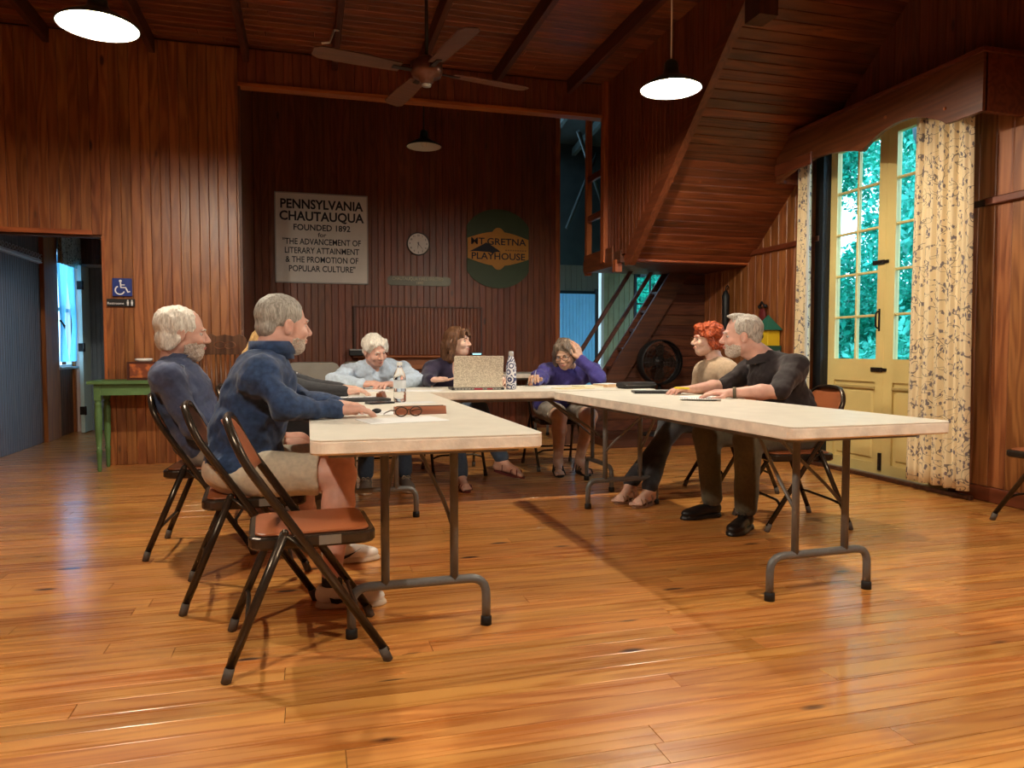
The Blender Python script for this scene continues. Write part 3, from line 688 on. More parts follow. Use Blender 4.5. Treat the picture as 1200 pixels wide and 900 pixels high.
MB().lathe([(.001,-.062),(.028,-.06),(.03,-.048)], n=20).build('badge', plain('fan_steel',(.35,.33,.3),.3,metal=.8), fn)
for k in range(4):
    a = math.radians(12+90*k); R_ = Matrix.Rotation(a, 4, 'Z')@Matrix.Rotation(math.radians(9), 4, 'X')
    b = MB(); slab(b, [(.17,-.05),(.45,-.065),(.66,-.065),(.70,-.04),(.70,.04),(.66,.065),(.45,.065),(.17,.05)], .03, .038, .002); b.xf(R_)
    bo = b.build('blade', M_BLADE, fn)
    MB().box(.07,.22,-.018,.018,.026,.032).xf(R_).build('blade_iron', M_IRON, bo)
# wire hanging from the ceiling beside the fan
wi = MB().tube([(.28,6.3,3.62),(.24,6.2,3.58),(.2,6.05,3.42),(.14,5.98,3.38)], .008, 6).build('hanging_wire', M_OFF); tag(wi, 'short pale wire hanging from a ceiling rafter left of the fan rod', 'wire')

# ================================================================ signs on the back wall
def panel_thing(name, label, cat, x0, x1, z0, z1, mat, thick=.02, yb=YB, group=None):
    r = thing(name, label, cat, ((x0+x1)/2, yb, z0), group=group); o = r.location
    MB().cbox(-(x1-x0)/2, (x1-x0)/2, -thick, 0, 0, z1-z0, .003, '-y').build('panel', mat, r); return r
M_SIGN = plain('sign_grey_white', (.66,.60,.54), .55, var=.08, vscale=3)
s1 = panel_thing('wall_sign', 'large white hand-lettered society sign on the dark board wall', 'sign', -.35, .73, 1.815, 2.88, M_SIGN)
w_, h_ = 1.08, 1.065
MB().box(-.54,.54,-.024,-.0,0,.014).box(-.54,.54,-.024,0,h_-.014,h_).box(-.54,-.526,-.024,0,0,h_).box(.526,.54,-.024,0,0,h_).build('frame', plain('sign_frame',(.35,.32,.29),.5), s1)
for (tx, z, sz, sx, of_) in (('PENNSYLVANIA',.925,.150,.90,.004),('CHAUTAUQUA',.785,.150,.93,.004),('FOUNDED 1892',.655,.098,.96,.002),('for',.572,.072,1.1,.001),
                    ('"THE ADVANCEMENT OF',.487,.100,.80,.0014),('LITERARY ATTAINMENT',.382,.100,.80,.0014),('& THE PROMOTION OF',.275,.100,.80,.0014),('POPULAR CULTURE"',.168,.100,.84,.0014)):
    text(tx, sz, M_INK, s1, (0,-.0215,z), sx=sx, off=of_)
s2 = thing('wall_sign', 'dark green playhouse sign with a gold cartouche', 'sign', (2.364, YB, 1.805))
out = []
for k in range(25): a = math.radians(155-130*k/24); out.append((.44*math.cos(a)*1.02, .62+.38*math.sin(a)))
for k in range(25): a = math.radians(-25-130*k/24); out.append((.44*math.cos(a)*1.02, .38+.38*math.sin(a)))
MB().prism(out, -.02, 0, 'xz').build('panel', plain('sign_green',(.045,.07,.03),.5,var=.1), s2)
M_GOLD = plain('sign_gold', (.50,.22,.03), .5, var=.1)
cart = []
for k in range(41):
    t = k/40; x = -.40+.80*t; z = .5+.125+.09*math.sin(math.pi*t); 
    if abs(x) < .075: z = max(z, .69+math.sqrt(max(0,.075**2-x*x)))
    cart.append((x, z))
cart += [(x, 1.0-z) for x, z in reversed(cart)]
MB().prism(cart, -.028, -.02, 'xz').build('cartouche', M_GOLD, s2)
text('MT.GRETNA', .118, M_INK, s2, (0,-.0295,.585), sx=1.12, off=.0015); text('PLAYHOUSE', .118, M_INK, s2, (0,-.0295,.40), sx=1.10, off=.0015)
g = MB()
for k in range(9): g.box(.09+.032*k, .112+.032*k, -.0292, -.0285, .476, .492)
g.build('faded_lettering', plain('faded_ink', (.22,.10,.02), .6), s2)
MB().prism([(-.38,.455),(-.2,.55),(-.16,.575),(-.1,.545),(.0,.485),(.03,.455),(-.02,.462),(-.08,.44),(-.12,.455),(-.3,.462)], -.030, -.0285, 'xz').build('roof_emblem', M_INK, s2)
s3 = thing('wall_plaque', 'long narrow metal hall plaque with rounded ends', 'plaque', (1.356, YB, 1.815))
MB().prism(rrect(-.395,.395,0,.115,.045), -.015, 0, 'xz').build('plate', plain('dull_bronze',(.07,.065,.045),.35,metal=.4,var=.2,vscale=5), s3)
text('CHAUTAUQUA HALL ERECTED', .058, plain('gilt_lettering',(.42,.36,.22),.4), s3, (-.02,-.0165,.082), sx=.78); text('1892', .045, plain('gilt_lettering_small',(.42,.36,.22),.4), s3, (.0,-.0165,.032))
ck = thing('wall_clock', 'round white wall clock with dark rim', 'clock', (1.343, YB, 2.33))
MB().lathe([(.001,-.018),(.128,-.018),(.13,-.028),(.138,-.032),(.142,-.02),(.142,0)], n=48, axis='y').build('rim', plain('clock_rim',(.03,.025,.02),.35), ck)
MB().lathe([(.001,-.0205),(.129,-.0205)], n=48, axis='y').build('dial', plain('clock_face',(.75,.70,.66),.5), ck)
for h in range(1,13):
    a = math.radians(90-30*h); text(str(h), .030, M_INK, ck, (.104*math.cos(a),-.0215,.104*math.sin(a)), name='numeral', off=.0006)
def hand_(a, L, w, nm):
    dx, dz = math.sin(a), math.cos(a); px_, pz = dz*w, -dx*w
    MB().prism([(-dx*.02-px_,-dz*.02-pz),(-dx*.02+px_,-dz*.02+pz),(dx*L+px_*.4,dz*L+pz*.4),(dx*L-px_*.4,dz*L-pz*.4)], -.0245, -.023, 'xz').build(nm, M_INK, ck)
hand_(math.radians(188), .058, .005, 'hour_hand'); hand_(math.radians(140), .088, .0035, 'minute_hand'); 
# wheelchair sign and restroom sign on the hall wall
M_NAVY = plain('sign_blue', (.012,.035,.22), .4); M_SW = plain('sign_white', (.8,.8,.8), .5)
a1 = thing('accessibility_sign', 'square blue wheelchair symbol sign on the hall wall', 'sign', (-1.555, YW-.02, 1.49))
MB().cbox(-.078,.078,-.004,0,0,.156,.001,'-y').build('panel', M_NAVY, a1)
g = MB(); g.lathe([(.001,-.006),(.012,-.006)], (-.012,0,.132), 16, 'y')
def stroke(pts, w):
    m_ = MB(); P = [Vector((p[0],0,p[1])) for p in pts]; V = []
    for i,p in enumerate(P):
        t = (P[min(i+1,len(P)-1)]-P[max(i-1,0)]).normalized(); nn_ = Vector((-t.z,0,t.x))*w
        V += [(p.x+nn_.x,-.0062,p.z+nn_.z),(p.x-nn_.x,-.0062,p.z-nn_.z)]
    g.add(V, [(2*i,2*i+2,2*i+3,2*i+1) for i in range(len(P)-1)])
stroke([(-.012,.118),(-.009,.075),(.028,.075),(.047,.035),(.062,.042)], .0062); stroke([(-.010,.098),(.022,.098)], .0045)
stroke([(-.018+.036*math.cos(math.radians(t)), .052+.036*math.sin(math.radians(t))) for t in range(115, 345, 12)], .0055)
g.build('wheelchair_symbol', M_SW, a1)
a2 = thing('restroom_sign', 'narrow black restrooms sign below the blue sign', 'sign', (-1.567, YW-.02, 1.40))
MB().cbox(-.112,.112,-.005,0,0,.066,.0015,'-y').build('panel', M_BLACK, a2)
text('Restrooms', .030, M_SW, a2, (-.042,-.0065,.026))
for x in (.055,.088):
    g = MB(); g.lathe([(.001,-.006),(.006,-.006)], (x,0,.052), 10, 'y'); g.box(x-.008,x+.008,-.0065,-.005,.024,.044).box(x-.006,x-.001,-.0065,-.005,.008,.026).box(x+.001,x+.006,-.0065,-.005,.008,.026); g.build('figure_symbol', M_SW, a2)
# ================================================================ folding tables
def leg_frame(parent, x):
    """H-shaped steel leg frame in the local plane x = const, table width along y"""
    m = MB(); r = .0165
    m.tube(fillet([(x,-.245,.02),(x,-.245,.178),(x,.245,.178),(x,.245,.02)], .065, 6), r, 10)
    m.tube([(x,-.125,.178),(x,-.125,.69)], r*.95, 10).tube([(x,.125,.178),(x,.125,.69)], r*.95, 10)
    s = -1 if x > 0 else 1
    m.tube([(x,-.33,.675),(x,.33,.675)], .010, 6)
    m.tube(fillet([(x+s*.0,-.125,.36),(x+s*.10,-.11,.44),(x+s*.42,-.03,.67)],.05), .008, 6).tube(fillet([(x,.125,.36),(x+s*.10,.11,.44),(x+s*.42,.03,.67)],.05), .008, 6)
    f = m.build('leg_frame', M_LEG, parent)
    for sy in (-1, 1):
        MB().lathe([(.001,0),(.021,0),(.021,.03),(.017,.034)], (x, sy*.245, 0), 12).build('rubber_foot', M_RUBBERK, f)
def make_table(label, L=2.41, Wd=.76):
    t = thing('folding_table', label, 'table', group='white folding tables set in a U')
    m = MB(); slab(m, rrect(-L/2, L/2, -Wd/2, Wd/2, .045, 6), .735-.0, .741, .002); m.build('tabletop', M_TABLE, t)
    m = MB(); slab(m, rrect(-L/2, L/2, -Wd/2, Wd/2, .045, 6), .692, .737, .006); m.build('table_edge', M_TABLEE, t)
    m = MB(); 
    for s in (-1, 1): m.box(-L/2+.12, L/2-.12, s*.31-.012, s*.31+.012, .668, .694)
    m.box(-L/2+.12, -L/2+.14, -.31, .31, .668, .694).box(L/2-.14, L/2-.12, -.31, .31, .668, .694); m.build('under_frame', M_LEG, t)
    leg_frame(t, -L/2+.29); leg_frame(t, L/2-.29); return t
T1 = make_table('left white folding table of the U with nameplates, eyeglasses and a water bottle on it')
T1.location = (.385, 3.547, 0); T1.rotation_euler = (0,0,math.pi/2)
T2 = dup(T1, (1.185, 5.137, 0), 0, 'rear white folding table of the U with the laptop and patterned bottle on it')
T3 = dup(T1, (2.01, 3.50, 0), math.pi/2+math.radians(2.35), 'right white folding table of the U with a black folder and papers on it')
T4 = dup(T1, (1.85, 8.62, 0), 0, 'white folding table standing against the back wall under the signs'); T4['group'] = 'folding tables by the back wall'

# ================================================================ folding chairs
def make_chair(label):
    t = thing('folding_chair', label, 'chair', group='brown metal folding chairs')
    r = .0125
    # seat: metal pan and vinyl pad
    m = MB(); slab(m, rrect(-.185, .215, -.185, .185, .05, 5), .388, .428, .008); m.build('seat_pan', M_FRAME, t)
    m = MB(); slab(m, rrect(-.165, .195, -.165, .165, .04, 5), .425, .437, .006); m.build('seat', M_VINYL, t)
    MB().box(.03, .10, -.1865, -.1850, .395, .425).build('sticker', M_STICK, t)
    # long tube: front foot - past the seat - back arch
    top = [(.238,-.212,.03),(-.185,-.205,.665),(-.215,-.195,.73),(-.243,-.13,.795),(-.248,0,.805),(-.243,.13,.795),(-.215,.195,.73),(-.185,.205,.665),(.238,.212,.03)]
    MB().tube(fillet(top, .06, 4), r, 10, sq=(1.15,.9)).build('front_frame', M_FRAME, t)
    # rear legs
    for s in (-1, 1):
        MB().tube([(-.248, s*.222, .03),(-.075, s*.2, .445)], r, 10, sq=(1.15,.9)).tube([(-.075, s*.203, .44),(.045, s*.208, .335)], .006, 6).sphere((-.075,s*.2,.445), .013, 6).build('rear_leg', M_FRAME, t)
        MB().tube([(.226, s*.212, .045),(.245, s*.212, .0)], .0155, 10).build('foot_cap', M_RUBBER, t)
        MB().tube([(-.242, s*.222, .045),(-.255, s*.223, .0)], .0155, 10).build('foot_cap', M_RUBBER, t)
    MB().tube(fillet([(-.20,-.218,.145),(-.192,-.14,.155),(-.192,.14,.155),(-.20,.218,.145)],.05), .008, 8).build('rear_stretcher', M_FRAME, t)
    MB().tube(fillet([(.165,-.211,.14),(.15,-.15,.165),(.15,.15,.165),(.165,.211,.14)],.06), .008, 8).build('front_stretcher', M_FRAME, t)
    # curved back panel
    V = []; nu, nv = 14, 6
    for k, th in ((0, 0), (1, .012)):
        for j in range(nv+1):
            v = j/nv; z = .615+.175*v; xb = -.155-.0+(-.09)*v
            hw = .188*(1-.10*max(0,(v-.55)/.45)**2)
            if j == nv: hw = .125
            elif j == nv-1: hw = .165
            for i in range(nu+1):
                u = -1+2*i/nu; V.append((xb-.022*(1-u*u)+ (th if k else 0), u*hw, z))
    n1 = (nu+1)*(nv+1); F = []
    for j in range(nv):
        for i in range(nu):
            a = j*(nu+1)+i; F.append((a, a+1, a+nu+2, a+nu+1)); F.append((n1+a+nu+1, n1+a+nu+2, n1+a+1, n1+a))
    edge = [i for i in range(nu+1)]+[(j+1)*(nu+1)+nu for j in range(nv)]+[nv*(nu+1)+nu-1-i for i in range(nu)]+[(nv-1-j)*(nu+1) for j in range(nv-1)]
    for q in range(len(edge)): a, b = edge[q], edge[(q+1)%len(edge)]; F.append((b, a, n1+a, n1+b))
    MB().add(V, F, True).build('backrest', M_VINYL, t)
    return t
CH = make_chair('empty brown folding chair in the foreground at the left table')
CH.location = (-.01, 2.605, 0); CH.rotation_euler = (0,0,math.radians(3))
for loc, rz, lb in (((-.235,3.27,0), 4, 'folding chair under the man in navy quarter-zip pullover and khaki shorts'),
                    ((-.50,4.08,0), -3, 'folding chair under the white-haired man in a navy polo'),
                    ((-.28,4.86,0), 0, 'folding chair under the blonde person, behind the left row'),
                    ((.55,6.02,0), -90, 'folding chair under the older man in a light blue shirt'),
                    ((1.17,6.03,0), -90, 'folding chair under the woman with the laptop'),
                    ((2.08,6.10,0), -92, 'folding chair under the person in the purple sweatshirt'),
                    ((2.96,4.74,0), 178, 'folding chair under the red-haired woman'),
                    ((2.74,3.74,0), 172, 'folding chair under the man in the black polo shirt'),
                    ((4.19,3.24,0), 96, 'folding chair standing against the right wall at the frame edge')):
    dup(CH, loc, math.radians(rz), lb)

# ================================================================ things on the tables
TZ = .7415
def sheet(name, label, cat, c, w, d, rz, mat=M_PAPER, t=.001, z=TZ, group=None, lines=0, curl=0):
    r = thing(name, label, cat, (c[0],c[1],z), math.radians(rz), group)
    if curl:
        n = 8; V = []; 
        for k in (t,):
            for j in range(2):
                for i in range(n+1):
                    u = i/n; V.append((-w/2+w*u, -d/2+d*j, k+curl*max(0,(.35-u)/.35)**2))
        F = []
        for i in range(n): F += [(i,i+1,n+2+i,n+1+i)]
        m = MB().add(V, F, True)
    else: m = MB().box(-w/2, w/2, -d/2, d/2, 0, t)
    o_ = m.build('sheet' if t < .003 else 'body', mat, r)
    if curl: q_ = o_.modifiers.new('s','SOLIDIFY'); q_.thickness = t; q_.offset = -1
    if lines:
        m = MB()
        for k in range(lines): m.box(-w*.4, w*.4*random.uniform(.3,1), d*.42-k*d*.84/lines, d*.42-k*d*.84/lines+.003, t, t+.0003)
        m.build('printed_lines', plain('print_grey', (.3,.3,.33), .7), r)
    return r
sheet('paper', 'white sheet with blue underside in front of the man in navy pullover', 'paper', (.36,2.93), .32, .22, 12, t=.0012)
sheet('paper', 'loose page half under the wooden nameplate with eyeglasses', 'paper', (.27,3.30), .28, .20, -20, z=TZ+.0002)
sheet('paper', 'papers spread before the blonde person', 'paper', (.28,4.35), .3, .22, 80, lines=6)
sheet('paper', 'page in front of the older man in the light blue shirt', 'paper', (.40,5.05), .28, .21, 5, lines=6)
sheet('paper', 'single page lying past the water bottle', 'paper', (.55,3.88), .2, .14, 10)
sheet('paper', 'white page on the table beside the laptop', 'paper', (.74,5.0), .21, .28, 70)
M_WOODBOX = wood('nameplate_wood', (.34,.10,.035), (.20,.05,.018), 0, rough=.35, knots=0, freq=60)
def nameplate(loc, rz, label, L=.215):
    r = thing('nameplate_holder', label, 'nameplate', loc, math.radians(rz), 'wooden nameplate holders on the left table')
    MB().prism([(-.022,0),(.022,0),(.018,.034),(-.010,.034)], -L/2, L/2, 'yz').build('block', M_WOODBOX, r)
    MB().box(-L/2+.01, L/2-.01, -.003, .004, .034, .037).build('slot_strip', plain('dark_slot',(.06,.02,.01),.5), r)
    return r
nameplate((.47,3.19,TZ), 3, 'reddish wooden nameplate holder behind the folded eyeglasses', .225)
nameplate((.41,4.30,TZ), 80, 'reddish wooden nameplate holder seen end-on near the older man', .24)
def eyeglasses(loc, rz, label, mat):
    r = thing('eyeglasses', label, 'glasses', loc, math.radians(rz)); f = MB()
    for s in (-1,1): f.tube([(s*.033+.027*math.cos(t), 0, .022+.019*math.sin(t)) for t in [2*math.pi*i/16 for i in range(16)]], .0028, 6, closed=True)
    f.tube([(-.008,0,.028),(0,0,.031),(.008,0,.028)], .002, 5); f.build('frame', mat, r)
    for s in (-1,1): MB().tube([(s*.06,0,.028),(s*.062,.04,.026),(s*.055,.11,.012),(s*.05,.14,.004)], .0026, 6).build('temple', mat, r)
    return r
M_TORT = plain('tortoiseshell', (.06,.025,.01), .25)
eyeglasses((.405,3.07,TZ), 18, 'dark eyeglasses standing open in front of the wooden nameplate holder', M_TORT)
bk = sheet('notebook', 'dark notebook under the blonde person’s forearm', 'notebook', (.30,4.10), .24, .17, 15, plain('charcoal_cover',(.05,.05,.055),.5), .014)
ph = thing('phone', 'black phone lying beside the notebook on the left table', 'phone', (.36,3.86,TZ), .4); m = MB(); slab(m, rrect(-.072,.072,-.036,.036,.01), 0, .009, .002); m.build('body', plain('phone_black',(.015,.015,.018),.2), ph)
kc = thing('key_case', 'small black key fob by the man’s hands', 'keys', (.29,3.27,TZ), .8); MB().sphere((0,0,.011), .011, 8, (2.6,1.5,1)).build('body', M_BLACK, kc)
# clear water bottle
gm2, t2, b2 = nt('clear_plastic'); b2.inputs['Transmission Weight'].default_value = 1; b2.inputs['Roughness'].default_value = .03; b2.inputs['IOR'].default_value = 1.15; b2.inputs['Base Color'].default_value = (.96,.98,1,1)
wbt = thing('water_bottle', 'clear plastic water bottle with white label on the left table', 'bottle', (.47,3.92,TZ))
MB().lathe([(.001,.003),(.028,.002),(.033,.01),(.033,.05),(.031,.055),(.033,.06),(.033,.13),(.028,.155),(.015,.18),(.0125,.19),(.0125,.197)], n=28).build('body', gm2, wbt)
MB().lathe([(.0335,.075),(.0337,.076),(.0337,.118),(.0335,.119)], n=28).build('label', plain('bottle_label',(.75,.80,.85),.5), wbt)
MB().lathe([(.0145,.195),(.0148,.197),(.0148,.212),(.013,.214),(.001,.214)], n=20).build('cap', M_WHITE, wbt)
# patterned steel bottle
def medallion(name, a, b, scale):
    m, t, bb = nt(name); N = t.nodes.new; L = t.links.new
    tc = N('ShaderNodeTexCoord'); mp = N('ShaderNodeMapping'); mp.inputs['Scale'].default_value = scale; L(tc.outputs['Object'], mp.inputs[0])
    vo = N('ShaderNodeTexVoronoi'); vo.inputs['Scale'].default_value = 1; L(mp.outputs[0], vo.inputs[0])
    s = N('ShaderNodeMath'); s.operation = 'MULTIPLY'; s.inputs[1].default_value = 19; L(vo.outputs['Distance'], s.inputs[0])
    s2_ = N('ShaderNodeMath'); s2_.operation = 'SINE'; L(s.outputs[0], s2_.inputs[0])
    g = N('ShaderNodeMath'); g.operation = 'GREATER_THAN'; g.inputs[1].default_value = .1; L(s2_.outputs[0], g.inputs[0])
    mx = N('ShaderNodeMix'); mx.data_type = 'RGBA'; L(g.outputs[0], mx.inputs['Factor']); mx.inputs['A'].default_value = (*a,1); mx.inputs['B'].default_value = (*b,1)
    L(mx.outputs['Result'], bb.inputs['Base Color']); bb.inputs['Roughness'].default_value = .35; return m
M_MED = medallion('medallion_print', (.75,.75,.78), (.05,.06,.16), (26,26,22))
sb = thing('steel_bottle', 'navy and white patterned steel bottle on the rear table', 'bottle', (1.385,5.02,TZ))
MB().lathe([(.001,0),(.032,0),(.036,.006),(.037,.03),(.037,.15),(.034,.175),(.022,.215),(.017,.235),(.0165,.24)], n=32).build('body', M_MED, sb)
MB().lathe([(.0165,.236),(.0185,.238),(.0185,.262),(.016,.268),(.001,.269)], n=24).build('cap', plain('steel_cap',(.7,.7,.7),.3,metal=.6), sb)
# laptop, lid toward the viewer
def speck(name, a, b, sc):
    m, t, bb = nt(name); N = t.nodes.new; L = t.links.new
    tc = N('ShaderNodeTexCoord'); vo = N('ShaderNodeTexVoronoi'); vo.inputs['Scale'].default_value = sc; L(tc.outputs['Object'], vo.inputs[0])
    no = N('ShaderNodeTexNoise'); no.inputs['Scale'].default_value = sc*.6; no.inputs['Detail'].default_value = 4; L(tc.outputs['Object'], no.inputs[0])
    g = N('ShaderNodeMapRange'); g.inputs[1].default_value = .42; g.inputs[2].default_value = .56; L(no.outputs[0], g.inputs[0])
    mx = N('ShaderNodeMix'); mx.data_type = 'RGBA'; L(g.outputs[0], mx.inputs['Factor']); mx.inputs['A'].default_value = (*a,1); mx.inputs['B'].default_value = (*b,1)
    L(mx.outputs['Result'], bb.inputs['Base Color']); bb.inputs['Roughness'].default_value = .5; return m
lp = thing('laptop', 'open laptop with a speckled beige lid facing the viewer', 'laptop', (1.14,4.98,TZ), math.radians(-4))
m = MB(); slab(m, rrect(-.185,.185,-.0,.23,.012), 0, .016, .003); bs_ = m.build('base', plain('laptop_dark',(.03,.03,.03),.4), lp)
m = MB(); 
for i in range(14): m.box(-.165+i*.0235, -.146+i*.0235, -.001, .001, .004, .012)
m.build('trim_dots', plain('trim_dots',(.35,.33,.3),.5), lp)
MB().box(-.03,.03,-.0015,.001,.003,.013).box(.06,.10,-.0015,.001,.003,.013).build('red_trim', plain('red_trim',(.35,.03,.05),.5), lp)
Rl = Matrix.Translation((0,.012,.016))@Matrix.Rotation(math.radians(12), 4, 'X')
m = MB(); slab(m, rrect(-.172,.172,0,.225,.01), -.004, .004, .002); m.xf(Rl@Matrix.Rotation(math.radians(90),4,'X')); m.build('lid', speck('speckled_lid', (.80,.74,.62), (.50,.44,.35), 240), lp)
# right table
sheet('open_book', 'open book with fanned cream pages before the person in purple', 'book', (2.06,5.18), .25, .17, 12, plain('cream_pages',(.80,.72,.55),.8), .012)
sheet('book', 'stack of white papers on an orange-edged book beside the black bag', 'book', (2.20,5.18), .20, .15, 24, plain('orange_edge_book',(.62,.40,.22),.7), .022)
sheet('paper', 'top page on the orange-edged book', 'paper', (2.19,5.18), .19, .14, 30, z=TZ+.0225)
sheet('folder', 'pale manila folder lying before the person in purple', 'folder', (1.85,5.02), .26, .18, 8, plain('manila',(.78,.66,.38),.7), .003)
sheet('paper', 'white page under the writing hand of the person in purple', 'paper', (1.74,5.18), .22, .17, 15)
bg = thing('case', 'soft black zip case at the far end of the right table', 'case', (2.30,4.92,TZ), .15); m = MB(); slab(m, rrect(-.14,.14,-.07,.07,.03), 0, .045, .016); m.build('body', plain('black_fabric',(.018,.017,.018),.8,bump=.2), bg); MB().tube([(-.13,-.068,.025),(.13,-.068,.025)], .003, 5).build('zip', plain('zip_grey',(.1,.1,.1),.4), bg)
sheet('notebook', 'black notebook folder on the right table between the case and the papers', 'notebook', (2.17,4.35), .20, .29, 72, plain('black_folder',(.02,.02,.022),.4), .012)
sheet('paper', 'cream page sticking out behind the black notebook folder', 'paper', (2.24,4.55), .2, .25, 60, t=.004)
sheet('paper', 'printed white pages with a curled corner before the man in the black polo', 'paper', (2.13,3.72), .30, .22, 62, lines=14, curl=.010)
sheet('paper', 'second printed sheet under the man’s wrist on the right table', 'paper', (2.22,3.86), .28, .2, 78, z=TZ-.0003, lines=0)

# ================================================================ furniture along the walls
gt = thing('side_table', 'green painted side table with turned legs by the doorway', 'table', (-1.30, 6.98, 0))
MB().cbox(-.455,.455,-.20,.19,.735,.762,.006,'+z').build('tabletop', M_GREEN, gt)
MB().box(-.39,.39,-.160,-.145,.64,.735).box(-.39,.39,.145,.160,.64,.735).box(-.395,-.38,-.14,.14,.64,.735).box(.38,.395,-.14,.14,.64,.735).build('apron', M_GREEN, gt)
for sx in (-1,1):
    for sy in (-1,1):
        MB().box(sx*.385-.025,sx*.385+.025,sy*.14-.025,sy*.14+.025,.60,.735).lathe([(.012,0),(.018,.02),(.016,.05),(.022,.16),(.026,.175),(.018,.19),(.027,.30),(.03,.5),(.024,.555),(.030,.57),(.020,.58),(.028,.60)], (sx*.385,sy*.14,0), 14).build('leg', M_GREEN, gt)
bx = thing('wooden_box', 'dark-framed reddish burl box on the green side table', 'box', (-1.36,7.0,.762))
MB().cbox(-.12,.12,-.08,.08,0,.155,.004,'+z').build('body', plain('box_frame',(.07,.02,.012),.35), bx)
MB().cbox(-.098,.098,-.086,-.078,.018,.137,.004,'-y').build('burl_panel', speck('burl', (.55,.14,.03), (.20,.04,.01), 26), bx)
dc = thing('dish', 'small white dish on top of the wooden box', 'dish', (-1.36,7.0,.917)); MB().lathe([(.001,.002),(.05,.0),(.07,.012),(.072,.026),(.06,.03),(.001,.028)], n=24).build('body', M_WHITE, dc)
bp = thing('dark_jar', 'small dark jar on the green side table beside the wooden box', 'jar', (-1.14,7.0,.762)); MB().lathe([(.001,0),(.035,0),(.04,.02),(.04,.10),(.028,.12),(.028,.135),(.001,.137)], n=18).build('body', plain('blue_black_glaze',(.02,.025,.05),.3), bp)
# pressed-back wooden chair
M_OLD = wood('old_chair_wood', (.10,.04,.016), (.05,.018,.008), 2, rough=.4, knots=0)
M_SPIN = wood('spindle_wood', (.16,.06,.022), (.09,.03,.012), 2, rough=.4, knots=0)
pc = thing('pressed_back_chair', 'dark pressed-back wooden rocking chair against the hall wall', 'chair', (-.70,6.50,0), math.radians(-8))
crest = [(-.185,.98),(-.195,1.05),(-.17,1.125),(-.12,1.155),(-.07,1.135),(0,1.15),(.07,1.135),(.12,1.155),(.17,1.125),(.195,1.05),(.185,.98)]
m = MB().prism(crest, .20, .225, 'xz'); m.build('crest_rail', M_OLD, pc)
m = MB()
for s in (-1,1): m.tube([(s*.04+s*.03*math.cos(t)*1.6, .198, 1.06+.03*math.sin(t)) for t in [2*math.pi*i/12 for i in range(12)]], .004, 5, closed=True)
m.build('pressed_carving', M_SPIN, pc)
for i in range(9):
    x = -.15+.0375*i; MB().tube([(x*.95,.19,.44),(x,.205,.72),(x*1.05,.212,.985)], [.008,.011,.008], 7).build('spindle', M_SPIN, pc)
for s in (-1,1): MB().tube([(s*.19,.18,.43),(s*.205,.212,.99)], [.018,.014], 8).build('back_post', M_OLD, pc)
m = MB(); slab(m, rrect(-.225,.225,-.23,.20,.07), .41, .44, .01); m.build('seat', M_OLD, pc)
for sx in (-1,1):
    for sy in (-1,1): MB().tube([(sx*.16,sy*.15,.42),(sx*.205,sy*.2,.05)], [.02,.015], 8).build('leg', M_OLD, pc)
    MB().tube([(sx*.21,-.40,.075),(sx*.21,-.2,.03),(sx*.21,0,.016),(sx*.21,.2,.03),(sx*.21,.42,.09)], .015, 8).build('rocker', M_OLD, pc)
MB().tube([(-.185,-.17,.2),(.185,-.17,.2)], .01, 6).build('stretcher', M_OLD, pc)
# grey bins in the recess
M_BIN = plain('grey_bin', (.30,.28,.24), .5, var=.08)
for (x, y, w, lb) in ((.06,8.0,.52,'large grey rounded plastic bin behind the older man’s shoulder'), (.52,8.25,.30,'smaller grey plastic bin beside the large grey bin')):
    r = thing('storage_bin', lb, 'bin', (x,y,0)); m = MB()
    m.prism(rrect(-w/2,w/2,0,.89,.07,6), -.2, .2, 'xz'); m.build('body', M_BIN, r)
    MB().prism(rrect(-w/2+.04,w/2-.04,.05,.83,.05,5), -.206, -.198, 'xz').build('front_panel', M_BIN, r)
# ledge of the framed panel and what stands on it
sh = MB().cbox(.53, 2.17, YB-.14, YB, .925, .95, .005, '-y').build('trim_4', M_TRIMX); struct(sh)
l2 = MB().cbox(.60, 2.10, YB-.05, YB, .78, .925, .004, '-y').build('trim_5', M_TRIMX); struct(l2)
eb = thing('equipment_box', 'black audio box on the ledge behind the older man', 'box', (.66,9.10,.951)); MB().cbox(-.17,.17,-.1,.1,0,.06,.005,'-y').build('body', M_BLACK, eb); MB().box(-.17,.17,-.105,.1,.062,.078).build('lid', plain('grey_lid',(.3,.29,.27),.5), eb)
eb2 = thing('small_box', 'small whitish box standing on the black audio box', 'box', (.74,9.1,1.031)); MB().cbox(-.08,.08,-.05,.05,0,.045,.004,'-y').build('body', plain('whitish',(.35,.33,.28),.5), eb2)
eb3 = thing('small_device', 'small teal-white device at the right end of the ledge', 'device', (2.06,9.12,.951)); MB().cbox(-.07,.07,-.04,.04,0,.03,.006,'-y').build('body', M_BLACK, eb3); MB().box(-.055,.055,-.042,-.038,.008,.026).build('display', plain('teal_display',(.1,.4,.45),.3,emis=((.4,.9,1),.8)), eb3)
